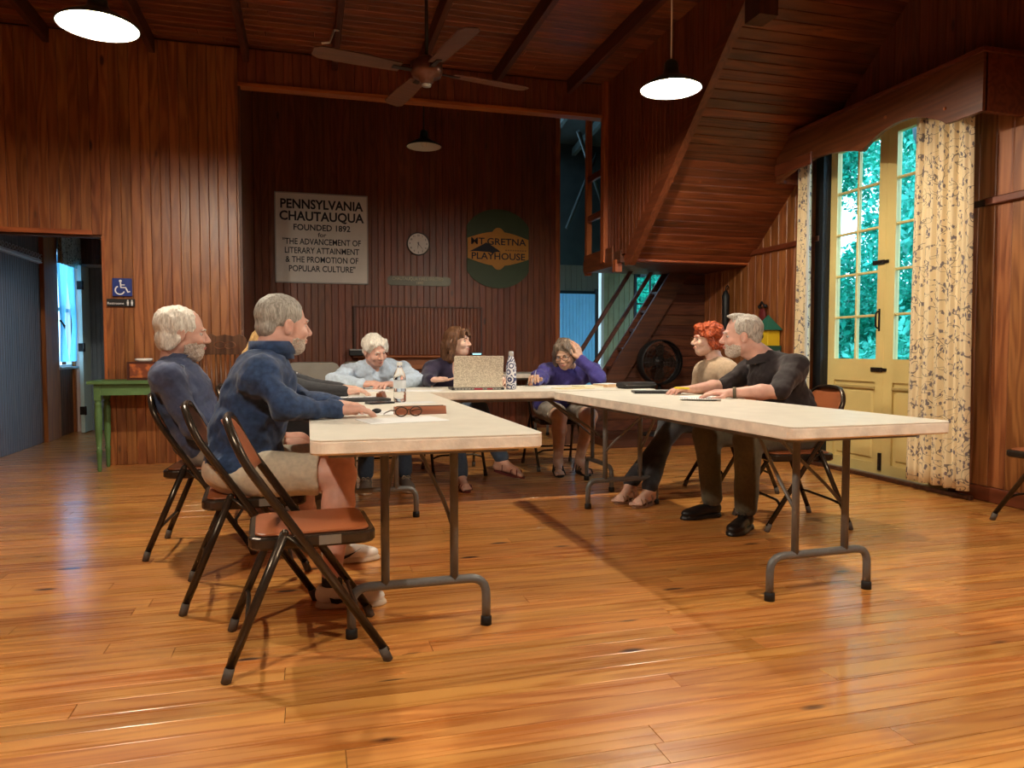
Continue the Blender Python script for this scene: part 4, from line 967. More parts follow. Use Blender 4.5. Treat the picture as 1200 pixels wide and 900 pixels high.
# pedestal fan in the dark corner below the stair
pf = thing('pedestal_fan', 'large black drum fan standing in the dark corner below the stair', 'fan', (3.72,7.36,.085))
MB().lathe([(.235,-.075),(.245,-.07),(.25,0),(.245,.07),(.235,.075)], (0,0,.80), 36, 'y').build('drum', M_BLACK, pf)
g = MB()
for r_ in (.05,.09,.13,.17,.21): g.tube([(r_*math.cos(t),-.078,.80+r_*math.sin(t)) for t in [2*math.pi*i/24 for i in range(24)]], .003, 4, closed=True)
for k in range(12): a = 2*math.pi*k/12; g.tube([(0,-.08,.80),(.24*math.cos(a),-.072,.80+.24*math.sin(a))], .003, 4)
g.build('grille', M_IRON, pf)
for k in range(4):
    b = MB(); slab(b, [(.03,-.03),(.18,-.06),(.2,.0),(.16,.06),(.03,.03)], -.003, .003, .001); b.xf(Matrix.Translation((0,0,.80))@Matrix.Rotation(math.radians(90),4,'X')@Matrix.Rotation(math.radians(90*k),4,'Z')); b.build('blade', M_IRON, pf)
MB().tube([(0,0,.56),(0,0,.03)], .02, 8).lathe([(.001,0),(.2,0),(.19,.02),(.03,.035)], n=24).build('stand', M_BLACK, pf)
MB().lathe([(.001,-.12),(.06,-.12),(.07,-.03),(.001,-.02)], (0,.1,.80), 16, 'y').build('motor', M_BLACK, pf)
# things hanging on the right wall
ub = thing('hanging_umbrella', 'furled black umbrella hanging on the oak wall left of the birdhouse', 'umbrella', (4.34,7.06,1.05)); MB().lathe([(.004,0),(.02,.06),(.035,.3),(.04,.55),(.018,.6),(.006,.61)], n=14).build('canopy', M_BLACK, ub); MB().tube([(0,0,.6),(0,0,.64),(.02,0,.66),(.035,0,.64)], .008, 6).build('handle', M_IRON, ub)
bh = thing('birdhouse', 'yellow birdhouse with a green pointed roof on the oak wall', 'birdhouse', (4.31,6.25,1.06))
MB().cbox(-.06,.07,-.085,.085,0,.16,.004,'-x').build('body', plain('yellow_paint',(.75,.50,.02),.5), bh)
MB().add([(-.09,-.12,.15),(.08,-.12,.15),(.08,.12,.15),(-.09,.12,.15),(0,0,.30)], [(0,1,4),(1,2,4),(2,3,4),(3,0,4),(3,2,1,0)]).build('roof', plain('teal_roof',(.02,.14,.09),.6), bh)
MB().lathe([(.001,-.066),(.022,-.066)], (0,0,.09), 14, 'x').build('entrance_hole', M_BLACK, bh)
MB().cbox(-.09,.08,-.10,.10,-.06,.0,.01,'-z').build('green_base', plain('dark_green_base',(.02,.08,.05),.6), bh)
dn = thing('hanging_decoration', 'dark red and black decoration on the oak wall behind the man’s head', 'decoration', (4.36,6.42,1.30)); MB().sphere((0,0,.06), .055, 8, (.4,1,1.3)).build('body', plain('dark_red',(.14,.015,.015),.6), dn); MB().tube([(0,-.06,.14),(-.01,0,.19),(0,.06,.14)], .012, 6).sphere((0,-.05,.15),.02,6).sphere((0,.05,.15),.02,6).build('bow', M_BLACK, dn)
# ================================================================ PEOPLE: soft-blended solids turned into one skin by surface nets
def V3(*a): return np.array(a, dtype=np.float64)
def unit(v): v = np.asarray(v, float); return v/(np.linalg.norm(v)+1e-12)
class Sdf:
    """list of blended primitives evaluated on a grid; frame = (origin, 3x3 rows x,y,z) turns local points into world"""
    def __init__(s): s.p = []
    def cone(s, a, b, ra, rb, k=.02, op='+', fr=None): s.p.append(('c', np.array(a,float), np.array(b,float), ra, rb, k, op, fr)); return s
    def ell(s, c, r, k=.02, op='+', fr=None): s.p.append(('e', np.array(c,float), np.array(r,float), None, None, k, op, fr)); return s
    def cut(s, pt, n, k=.002): s.p.append(('h', np.array(pt,float), unit(n), None, None, k, 'x', None)); return s
    def bbox(s):
        lo = np.full(3,1e9); hi = -lo
        for (t,a,b,ra,rb,k,op,fr) in s.p:
            if op != '+': continue
            if t == 'c': l = np.minimum(a-ra, b-rb); h = np.maximum(a+ra, b+rb)
            else: R = np.max(b); l = a-R; h = a+R
            if t == 'e' and fr is None: l = a-b; h = a+b
            lo = np.minimum(lo,l); hi = np.maximum(hi,h)
        return lo-.02, hi+.02
    def grid(s, res, noise=None):
        lo, hi = s.bbox(); n = np.ceil((hi-lo)/res).astype(int)+1
        ax = [(lo[i]+res*np.arange(n[i])).astype(np.float32) for i in range(3)]
        D = np.full(n, .05, dtype=np.float32)
        for (t,a,b,ra,rb,k,op,fr) in s.p:
            if t == 'h':
                d = (ax[0]-a[0])[:,None,None]*b[0]+(ax[1]-a[1])[None,:,None]*b[1]+(ax[2]-a[2])[None,None,:]*b[2]
                h = np.clip(.5-.5*(d-D)*-1/k, 0, 1) if False else None
                D = np.maximum(D, d); continue
            R = max(ra,rb) if t == 'c' else np.max(b)
            if t == 'c': l = np.minimum(a,b)-R-k-.03; h_ = np.maximum(a,b)+R+k+.03
            else: l = a-R-k-.03; h_ = a+R+k+.03
            i0 = np.clip(np.floor((l-lo)/res).astype(int), 0, n-1); i1 = np.clip(np.ceil((h_-lo)/res).astype(int)+1, 1, n)
            sl = tuple(slice(i0[i], i1[i]) for i in range(3))
            X = ax[0][sl[0]][:,None,None]; Y = ax[1][sl[1]][None,:,None]; Z = ax[2][sl[2]][None,None,:]
            if t == 'c':
                ba = b-a; L2 = float(ba@ba)+1e-12
                px, py, pz = X-np.float32(a[0]), Y-np.float32(a[1]), Z-np.float32(a[2])
                h = np.clip((px*ba[0]+py*ba[1]+pz*ba[2])/L2, 0, 1)
                d = np.sqrt((px-h*ba[0])**2+(py-h*ba[1])**2+(pz-h*ba[2])**2)-(ra+(rb-ra)*h)
            else:
                px, py, pz = X-np.float32(a[0]), Y-np.float32(a[1]), Z-np.float32(a[2])
                if fr is not None:
                    q = [px*fr[i][0]+py*fr[i][1]+pz*fr[i][2] for i in range(3)]
                else: q = [px+0*py+0*pz, py+0*px, pz+0*px]
                k0 = np.sqrt((q[0]/b[0])**2+(q[1]/b[1])**2+(q[2]/b[2])**2); k1 = np.sqrt((q[0]/b[0]**2)**2+(q[1]/b[1]**2)**2+(q[2]/b[2]**2)**2)+1e-6
                d = k0*(k0-1)/k1
            E = D[sl]
            if op == '+':
                h = np.clip(.5+.5*(E-d)/k, 0, 1); D[sl] = E+(d-E)*h-k*h*(1-h)
            elif op == '-':
                h = np.clip(.5-.5*(E+d)/k, 0, 1); D[sl] = E+(-d-E)*h+k*h*(1-h)
        if noise is not None:
            X, Y, Z = np.meshgrid(*ax, indexing='ij', sparse=True); D = D+noise(X,Y,Z)
        D[0]=D[-1]=.02; D[:,0]=D[:,-1]=.02; D[:,:,0]=D[:,:,-1]=.02
        return D.astype(np.float32), lo, res
    def mesh(s, res, noise=None):
        D, lo, res = s.grid(res, noise); return nets(D, lo, res)
def nets(D, lo, res):
    S = D < 0; n = np.array(D.shape)
    c = [S[i:n[0]-1+i, j:n[1]-1+j, k:n[2]-1+k] for i in (0,1) for j in (0,1) for k in (0,1)]
    cnt = sum(x.astype(np.int8) for x in c); act = (cnt > 0) & (cnt < 8)
    idx = np.argwhere(act); vid = np.full(act.shape, -1, np.int32); vid[act] = np.arange(len(idx))
    acc = np.zeros((len(idx),3)); w = np.zeros(len(idx))
    C = [(i,j,k) for i in (0,1) for j in (0,1) for k in (0,1)]
    val = [D[idx[:,0]+i, idx[:,1]+j, idx[:,2]+k] for i,j,k in C]
    for a in range(8):
        for b in range(a+1,8):
            if sum(abs(C[a][q]-C[b][q]) for q in range(3)) != 1: continue
            m = (val[a] < 0) != (val[b] < 0); t = np.where(m, val[a]/(val[a]-val[b]+1e-12), 0)
            for q in range(3): acc[:,q] += np.where(m, C[a][q]+t*(C[b][q]-C[a][q]), 0)
            w += m
    P = lo+(idx+acc/w[:,None])*res
    Q = []
    for ax in range(3):
        sl0 = [slice(None)]*3; sl1 = [slice(None)]*3; sl0[ax] = slice(0,-1); sl1[ax] = slice(1,None)
        A, B = S[tuple(sl0)], S[tuple(sl1)]; e = np.argwhere(A != B)
        o = [q for q in range(3) if q != ax]; ok = (e[:,o[0]] > 0) & (e[:,o[1]] > 0) & (e[:,o[0]] < n[o[0]]-1) & (e[:,o[1]] < n[o[1]]-1); e = e[ok]
        q = []
        for (u,v) in ((-1,-1),(0,-1),(0,0),(-1,0)):
            f = e.copy(); f[:,o[0]] += u; f[:,o[1]] += v; q.append(vid[f[:,0],f[:,1],f[:,2]])
        q = np.stack(q,1); ins = A[e[:,0],e[:,1],e[:,2]]; flip = ins if ax != 1 else ~ins
        q[~flip] = q[~flip][:,::-1]; Q.append(q)
    Q = np.concatenate(Q); return P, Q
def mobj(name, parts, mat, parent, off):
    Ps, Qs, n = [], [], 0
    for P, Q in parts: Ps.append(P); Qs.append(Q+n); n += len(P)
    P = np.concatenate(Ps)-np.array(off); Q = np.concatenate(Qs).astype(np.int32)
    me = bpy.data.meshes.new(name); me.vertices.add(len(P)); me.vertices.foreach_set('co', P.astype(np.float32).ravel())
    me.loops.add(Q.size); me.loops.foreach_set('vertex_index', Q.ravel()); me.polygons.add(len(Q))
    me.polygons.foreach_set('loop_start', np.arange(0, Q.size, 4, dtype=np.int32)); me.polygons.foreach_set('use_smooth', np.ones(len(Q), dtype=bool))
    me.update(calc_edges=True); me.materials.append(mat)
    o = bpy.data.objects.new(name, me); COL.objects.link(o); o.parent = parent; return o
def wr(amp, s, seed=0.0, st=(1,1,1)):
    """soft cloth folds"""
    def f(X,Y,Z):
        x, y, z = X*st[0]*s+seed, Y*st[1]*s+seed*2.1, Z*st[2]*s+seed*.7
        a = np.sin(x*1.3+1.7*np.sin(y*.9+z*.6))+np.sin(y*1.7+1.4*np.sin(z*1.1+x*.5))+np.sin(z*1.5+1.6*np.sin(x*.8+y*.4)+2)
        b = np.sin(2.7*x+2.1*np.sin(z*1.9))+np.sin(2.9*z+2.0*np.sin(y*2.1+x))
        c = np.sin(4.6*x+2.4*np.sin(3.1*y+z*2))+np.sin(5.1*z+2.2*np.sin(3.7*x-y))
        return (amp*(a*.34+b*.20+c*.10)).astype(np.float32)
    return f
SKIN = lambda nm, c: plain(nm, c, .5, var=.10, vscale=22, sss=.12, spec=.4, bump=.05, bscale=160)
def hairmat(nm, a, b, sc=(120,120,26)):
    m, t, bb = nt(nm); N = t.nodes.new; L = t.links.new
    tc = N('ShaderNodeTexCoord'); mp = N('ShaderNodeMapping'); mp.inputs['Scale'].default_value = sc; L(tc.outputs['Object'], mp.inputs[0])
    n = N('ShaderNodeTexNoise'); n.inputs['Scale'].default_value = 1; n.inputs['Detail'].default_value = 3; n.inputs['Distortion'].default_value = .8; L(mp.outputs[0], n.inputs[0])
    cr = N('ShaderNodeValToRGB'); cr.color_ramp.elements[0].position = .35; cr.color_ramp.elements[0].color = (*b,1); cr.color_ramp.elements[1].position = .62; cr.color_ramp.elements[1].color = (*a,1)
    L(n.outputs[0], cr.inputs[0]); L(cr.outputs[0], bb.inputs['Base Color']); bb.inputs['Roughness'].default_value = .55; bb.inputs['Specular IOR Level'].default_value = .35
    bu = N('ShaderNodeBump'); bu.inputs['Strength'].default_value = .7; bu.inputs['Distance'].default_value = .006; L(n.outputs[0], bu.inputs['Height']); L(bu.outputs[0], bb.inputs['Normal']); return m
def fabric(nm, c, var=.12, rough=.85, sc=60, st=(1,1,1)):
    return plain(nm, c, rough, spec=.25, var=var, vscale=sc, bump=.12, bscale=220, sheen=.15)
M_EYEW = plain('eye_white', (.50,.42,.38), .25); M_EYED = plain('iris_dark', (.03,.03,.035), .2)
class Head:
    def __init__(s, c, face, up=(0,0,1), sc=1.0):
        s.c = np.array(c,float); s.f = unit(face); u = np.array(up,float); s.r = unit(np.cross(s.f, u)); s.u = np.cross(s.r, s.f); s.sc = sc
        s.fr = [s.r, s.f, s.u]
    def w(s, x, y, z): return s.c+s.sc*(s.r*x+s.f*y+s.u*z)
    def cone(s, S, a, b, ra, rb, k=.01, op='+'): S.cone(s.w(*a), s.w(*b), ra*s.sc, rb*s.sc, k, op)
    def ell(s, S, c, r, k=.01, op='+'): S.ell(s.w(*c), np.array(r)*s.sc, k, op, s.fr)
def head_sdf(H, neck, nose=1.0, jaw=1.0, fat=1.0, nr=.058):
    S = Sdf(); e = H.ell; c = H.cone
    e(S, (0,-.018,.038), (.074,.094,.080)); e(S, (0,.022,-.028), (.061*fat,.070,.082), .03)
    e(S, (0,.048,-.083), (.034*jaw,.032,.024), .03); c(S, (-.040*jaw,-.002,-.058),(0,.050,-.088), .022, .02, .03); c(S, (.040*jaw,-.002,-.058),(0,.050,-.088), .022, .02, .03)
    c(S, (-.030,.080,.022),(.030,.080,.022), .010,.010, .012)
    for x in (-.031,.031):
        e(S, (x,.097,.002), (.017,.012,.009), .012, '-'); e(S, (x*1.35,.066,-.030), (.020,.020,.018), .02)
    c(S, (0,.085,.012), (0,.108*nose,-.026), .007,.0125, .010)
    for x in (-.011,.011): e(S, (x,.098*nose,-.032), (.008,.010,.008), .008)
    e(S, (0,.089,-.056), (.024,.010,.0075), .008); e(S, (0,.086,-.066), (.020,.010,.007), .007); e(S, (0,.099,-.0605), (.022,.008,.0018), .004, '-')
    for x in (-1,1):
        e(S, (x*.077,-.008,-.008), (.010,.020,.032), .006); e(S, (x*.086,-.003,-.004), (.006,.010,.018), .006, '-')
    S.cone(H.w(0,-.032,-.055), np.array(neck,float), nr*H.sc, nr*1.12, .03)
    return S
def hand_sdf(S, wr_, d, n, thumb, curl=(.3,.35,.4,.45), sc=1.0, spread=.12, tc=.5):
    """wr_ wrist, d towards fingers, n back of the hand, thumb=+1/-1 side"""
    d = unit(d); n = unit(np.array(n,float)-d*np.dot(n,d)); sd = np.cross(d, n)*thumb; wr_ = np.array(wr_,float)
    offs = [.030,.011,-.010,-.029]; ml = [.088,.092,.087,.080]; fl = [(.042,.026,.021),(.046,.029,.022),(.043,.027,.021),(.034,.021,.019)]
    for i in range(4):
        kn = wr_+sc*(d*ml[i]+sd*offs[i]+n*.004); S.cone(wr_+sc*(sd*offs[i]*.55+d*.005), kn, .0145*sc, .0115*sc, .014)
        p = kn; a = curl[i]*.7; sp = spread*(1.5-i)*.5
        for j in range(3):
            a2 = a+curl[i]*j*1.0; dd = unit(d*math.cos(a2)-n*math.sin(a2)+sd*sp); q = p+dd*fl[i][j]*sc
            S.cone(p, q, (.0100-.0010*j)*sc, (.0092-.0012*j)*sc, .004); p = q
    b = wr_+sc*(d*.018+sd*.022); k1 = b+sc*.042*unit(d*.75+sd*.75-n*.35); k2 = k1+sc*.032*unit(d*1.0+sd*.35*(1-tc)-n*.25*tc); k3 = k2+sc*.026*unit(d*1.0-sd*.1*tc-n*.3*tc)
    S.cone(b, k1, .0165*sc, .0125*sc, .012); S.cone(k1, k2, .0115*sc, .0105*sc, .005); S.cone(k2, k3, .0105*sc, .0085*sc, .004)
    S.ell(wr_+sc*(d*.04-n*.004), np.array((.03,.03,.016))*sc, .02, '+', [sd, d, n])
def shoe_parts(ank, toe, root, off, mat, sole_mat, L=.275, lace=None, high=False, swoosh=False, zoff=0.0):
    toe = unit((toe[0],toe[1],0)); sd = np.array((toe[1],-toe[0],0)); g = np.array((ank[0],ank[1],zoff)); heel = g-toe*.062; tip = heel+toe*L
    S = Sdf(); fr = [sd, toe, np.array((0,0,1.))]
    S.ell(heel+toe*.045+V3(0,0,.052), (.038,.050,.047), .02, '+', fr); S.ell(heel+toe*.13+V3(0,0,.045), (.040,.085,.037), .02, '+', fr)
    S.ell(heel+toe*(L-.085)+V3(0,0,.034), (.047,.078,.033), .02, '+', fr)
    S.cone(g+V3(0,0,.06), g+V3(0,0,.085 if not high else .12), .043, .040, .015)
    S.cut(V3(0,0,zoff+.018), (0,0,-1)); S.cut(g+V3(0,0,.086 if not high else .13), (0,0,1))
    up = mobj('shoe', [S.mesh(.0055)], mat, root, off)
    S = Sdf(); S.ell(heel+toe*.05+V3(0,0,.0), (.042,.055,.05), .02, '+', fr); S.ell(heel+toe*(L-.09)+V3(0,0,.0), (.051,.092,.05), .04, '+', fr); S.cone(heel+toe*.05, heel+toe*(L-.09), .041,.046,.02)
    S.cut(V3(0,0,zoff+.026), (0,0,1)); S.cut(V3(0,0,zoff+.001), (0,0,-1)); mobj('sole', [S.mesh(.0055)], sole_mat, up, off)
    if lace:
        m = MB()
        for k in range(5):
            c = heel+toe*(.108+k*.020)+V3(0,0,.088-k*.0075); m.tube([tuple(c+sd*.024-V3(0,0,.010)), tuple(c+toe*.006), tuple(c-sd*.024-V3(0,0,.010))], .0032, 6)
            m.tube([tuple(c+sd*.024-V3(0,0,.010)), tuple(c+toe*.02-sd*.024-V3(0,0,.012))], .0028, 5)
        c = heel+toe*.105+V3(0,0,.094)
        for s_ in (-1,1): m.tube([tuple(c), tuple(c+sd*.02*s_+toe*.01+V3(0,0,.008)), tuple(c+sd*.035*s_+toe*.018-V3(0,0,.01)), tuple(c+sd*.012*s_+V3(0,0,-.004))], .0028, 5)
        m.build('laces', lace, up, off)
    if swoosh:
        # curved check mark on the outer side of the shoe
        side = sd if swoosh == 1 else -sd; m = MB()
        top = [(.055,.048),(.075,.040),(.10,.040),(.14,.052),(.175,.070)]; bot = [(.055,.048),(.062,.026),(.085,.020),(.12,.034),(.175,.070)]
        def P(a, z):
            wdt = .041 if a < .09 else .041+(.006*(a-.09)/.08)
            return tuple(heel+toe*a+side*(wdt*math.sqrt(max(.05,1-((z-.042)/.058)**2))+.0025)+V3(0,0,z+zoff))
        V = [P(*p) for p in top]+[P(*p) for p in bot]; m.add(V, [(i,i+1,6+i,5+i) for i in range(4)]); o = m.build('side_emblem', swoosh_mat, up, off)
        so = o.modifiers.new('s','SOLIDIFY'); so.thickness = .002; so.offset = 0
    return up
swoosh_mat = plain('emblem_black', (.015,.015,.02), .4)
def bare_foot(S, ank, toe, L=.235, zoff=0.0, sc=1.0, pitch=0.0):
    toe = unit((toe[0],toe[1],0)); sd = np.array((toe[1],-toe[0],0)); up = V3(0,0,1); t3 = unit(toe-up*pitch)
    g = np.array((ank[0],ank[1],ank[2]-.085 if zoff is None else zoff)); fr = [sd, t3, np.cross(sd, t3)]
    h = g-t3*.035
    S.cone(np.array(ank,float), h+up*.035, .034*sc, .028*sc, .03); S.cone(np.array(ank,float)+t3*.02-up*.02, h+t3*(L-.075)+up*.03, .032*sc, .021*sc, .03)
    S.cone(h+up*.028, h+t3*(L-.075)+up*.024, .024*sc, .022*sc, .02)
    S.ell(h+t3*(L-.075)+up*.024, (.042*sc,.03,.018), .02, '+', fr)
    for i,(o_,l_,r_) in enumerate(((.030,.050,.0125),(.010,.050,.009),(-.006,.045,.0085),(-.021,.037,.008),(-.034,.028,.0075))):
        b = h+t3*(L-.072)+sd*o_*sc+up*.018; S.cone(b, b+t3*l_-up*.006, r_, r_*.95, .004)
    return h, t3, sd
def person(name_label, J, P, skin, root_at):
    """J joints, P options. parts: body, garments, hair ..."""
    off = root_at
    r = thing('person', name_label, 'person', root_at)
    pel, neck = np.array(J['pelvis'],float), np.array(J['neck'],float); shN, shF = [np.array(J[k],float) for k in ('shL','shR')]
    up = unit(neck-pel); rt = unit(shF-shN); rt = unit(rt-up*np.dot(rt,up)); fw = np.cross(up, rt); fr = [rt, fw, up]
    L = np.linalg.norm(neck-pel); fat = P.get('fat',1.0); hw = np.linalg.norm(shF-shN)/2
    hips = [np.array(J[k],float) for k in ('hipL','hipR')]; kn = [np.array(J[k],float) for k in ('knL','knR')]; an = [np.array(J[k],float) for k in ('anL','anR')]
    el = [np.array(J[k],float) for k in ('elL','elR')]; wrs = [np.array(J[k],float) for k in ('wrL','wrR')]; sh = [shN, shF]
    H = Head(J['head'], J['face'], J.get('up',(0,0,1)), P.get('hs',1.0))
    def torso(S, g, k=.06):
        S.ell(pel+up*.02+fw*.0, (.165*fat+g,.125*fat+g,.12+g), k, '+', fr)
        S.ell(pel+up*L*.34+fw*.015*fat, (.150*fat+g,.118*fat+g,.17+g), k, '+', fr)
        S.ell(pel+up*L*.68+fw*.005, (hw*.86+g,.112+.012*fat+g,.18+g), k, '+', fr)
        S.cone(sh[0]-up*.012-rt*-.012, sh[1]-up*.012-rt*.012, .055+g, .055+g, k)
        for i in (0,1): S.cone(neck-up*.035, sh[i], .048+g*.7, .050+g, .05)
    # body: one surface for the figure, visible limbs on finer grids
    B = Sdf(); torso(B, -.012)
    for i in (0,1):
        B.cone(hips[i], kn[i], .078, .052, .03); B.cone(kn[i], an[i], .050, .033, .02); B.cone(sh[i], el[i], .046, .036, .02); B.cone(el[i], wrs[i], .036, .024, .02)
    B.cone(neck-up*.03, H.w(0,-.03,-.08), .055, .052, .03)
    parts = [B.mesh(.012)]
    parts.append(head_sdf(H, neck-up*.02+fw*.005, P.get('nose',1.0), P.get('jaw',1.0), P.get('ffat',1.0), P.get('nr',.056)).mesh(P.get('hres',.0036)))
    for i in (0,1):
        S = Sdf(); hd = J.get('hand'+'LR'[i]); sc = P.get('hsc',1.0)
        bare = P.get('sleeve',1.0) < .9
        st_ = el[i]+(sh[i]-el[i])*(.75 if bare else 0) if bare else el[i]+(wrs[i]-el[i])*.5
        if bare: S.cone(st_, el[i], .045*P.get('arm',1), .037*P.get('arm',1), .02); S.cone(el[i], el[i]+(wrs[i]-el[i])*.35, .037*P.get('arm',1), .040*P.get('arm',1), .02); S.cone(el[i]+(wrs[i]-el[i])*.35, wrs[i], .040*P.get('arm',1), .0255, .02)
        else: S.cone(st_, wrs[i], .030, .0245, .02)
        if hd: hand_sdf(S, wrs[i], hd[0], hd[1], hd[2], hd[3] if len(hd) > 3 else (.3,.35,.4,.45), sc, tc=hd[4] if len(hd) > 4 else .5)
        parts.append(S.mesh(.0042))
    if P.get('bareleg'):
        for i in (0,1):
            S = Sdf(); S.cone(hips[i]*.3+kn[i]*.7, kn[i], .070, .059, .03); S.cone(kn[i], kn[i]*.72+an[i]*.28, .058, .058*P.get('calf',1), .03); S.cone(kn[i]*.72+an[i]*.28, an[i]+V3(0,0,.03), .058*P.get('calf',1), .036, .03)
            S.cone(an[i]+V3(0,0,.03), an[i]-V3(0,0,.02), .036,.036,.02); S.ell(kn[i]+fw*.012, (.05,.05,.05), .02); parts.append(S.mesh(.0065))
    feet = []
    if P.get('sandal'):
        for i in (0,1):
            S = Sdf(); zo = J.get('zf',(0.012,0.012))[i]; S.cone(an[i]+unit(kn[i]-an[i])*.09, an[i], .038, .034, .02); feet.append(bare_foot(S, an[i], J['toe'+'LR'[i]], zoff=zo, pitch=J.get('pitch',(0,0))[i])); parts.append(S.mesh(.005))
    mobj('body', parts, skin, r, off)
    # eyes, brows
    for x in (-.031,.031):
        e = MB().sphere(tuple(H.w(x,.0715,.001)), .0108*H.sc, 8).build('eye', M_EYEW, r, off)
        MB().sphere(tuple(H.w(x+P.get('gaze',0),.0772,.001)), .0060*H.sc, 7).build('iris', M_EYED, e, off)
    bm = P['hairmat'] if not P.get('brow') else P['brow']
    m = MB()
    for s_ in (-1,1): m.tube([tuple(H.w(s_*.014,.0905,.020)), tuple(H.w(s_*.030,.0895,.026)), tuple(H.w(s_*.046,.078,.019))], [.0030,.0034,.002], 6)
    m.build('eyebrows', bm, r, off)
    m = MB(); m.tube([tuple(H.w(-.021,.0905,-.060)), tuple(H.w(0,.0985,-.0575)), tuple(H.w(.021,.0905,-.060))], [.002,.0048,.002], 7).tube([tuple(H.w(-.017,.0895,-.063)), tuple(H.w(0,.0965,-.0655)), tuple(H.w(.017,.0895,-.063))], [.002,.0052,.002], 7); m.build('lips', P.get('lips') or M_LIPS, r, off)
    # top garment
    T = P['top']; S = Sdf(); g = .010; torso(S, g); sl = P.get('sleeve',1.0); sr = P.get('srad',0.0)
    for i in (0,1):
        if sl >= .9:
            S.cone(sh[i], el[i], .055+sr, .047+sr, .035); S.cone(el[i], wrs[i]-unit(wrs[i]-el[i])*.01, .047+sr, .033+sr*.6, .03)
        else:
            q = sh[i]+(el[i]-sh[i])*sl*1.5; S.cone(sh[i], q, .056+sr, .052+sr, .035)
    cuts = []
    S.cone(neck+up*.06, neck+up*.12+fw*.02, .060, .075, .004, '-')
    if P.get('vneck'): S.cone(neck+fw*.10+up*.04, neck+fw*.125-up*P['vneck'], .055, .014, .01, '-')
    if P.get('scoop'): S.ell(neck+fw*.05+up*.03, (.085,.08,.055), .01, '-', fr)
    S.cut(pel-up*.10, -up)
    nz = wr(P.get('fold',.006), P.get('fs',16), P.get('seed',1))
    tp = mobj('top_garment' if 'topname' not in P else P['topname'], [S.mesh(.0085 if P.get('near') else .010, nz)], T, r, off)
    if P.get('collar'):
        cm = P.get('collarmat') or T; m = MB(); rr = P.get('nr',.056)+.014; base = neck+up*P.get('cup',-.006)-fw*.002
        ax2 = unit(up+fw*.25); r2 = rt; f2 = np.cross(ax2, r2)
        ring = []; hh = P['collar']; n = 26; gap = P.get('cgap', .5)
        V = []; 
        for k in range(n+1):
            a = -math.pi/2*-1 + gap*.5 + (2*math.pi-gap)*k/n   # opening at the front
            dx, dy = math.cos(a), math.sin(a)
            for (ro, ho) in ((rr+.012,-.02),(rr+.002,hh),(rr+.009,hh+.003),(rr+(.034 if P.get('flap') else .014),-.016 if P.get('flap') else 0)):
                p = base+r2*dx*ro*1.0+f2*dy*ro*1.08+ax2*ho; V.append(tuple(p))
        F = [(k*4+j, (k+1)*4+j, (k+1)*4+j+1, k*4+j+1) for k in range(n) for j in range(3)]
        o = m.add(V, F, True).build('collar', cm, tp, off); so = o.modifiers.new('s','SOLIDIFY'); so.thickness = .003
    if P.get('placket'):
        m = MB(); ps = []
        for k in range(8):
            t = k/7; ps.append(tuple(neck+fw*(.066+.055*t+.02*(fat-1))-up*(.01+P['placket']*t)))
        m.tube(ps, .0035, 6); m.build('placket', P.get('zipmat') or T, tp, off)
    # trousers / shorts
    S = Sdf(); S.ell(pel-up*.02, (.172*fat,.135*fat,.115), .05, '+', fr); leg = P['leg']; pr = P.get('prad',.0)
    for i in (0,1):
        if leg == 'long':
            S.cone(hips[i], kn[i], .094+pr, .072+pr, .035); S.cone(kn[i], an[i]+V3(0,0,.02), .070+pr, .056+pr, .02)
        else: S.cone(hips[i], hips[i]+(kn[i]-hips[i])*leg*1.25, .094+pr, .086+pr, .03)
    S.cut(pel+V3(0,0,.09), (0,0,1))
    if leg == 'long': S.cut(V3(0,0,P.get('hem',.06)), (0,0,-1))
    q = S.mesh(.009 if P.get('near') else .011, wr(.005, 18, P.get('seed',1)+5, (1,1,.6)))
    if leg != 'long':
        # trim shorts at the hem with a plane across the thighs
        D, lo, rs = None, None, None
        S2 = Sdf(); S2.p = list(S.p); d_ = unit(((kn[0]+kn[1])-(hips[0]+hips[1]))); pt = (hips[0]+hips[1])/2+d_*np.linalg.norm(kn[0]-hips[0])*leg
        S2.cut(pt, d_); q = S2.mesh(.009, wr(.005, 18, P.get('seed',1)+5))
    mobj('trousers' if leg == 'long' else 'shorts', [q], P['pants'], r, off)
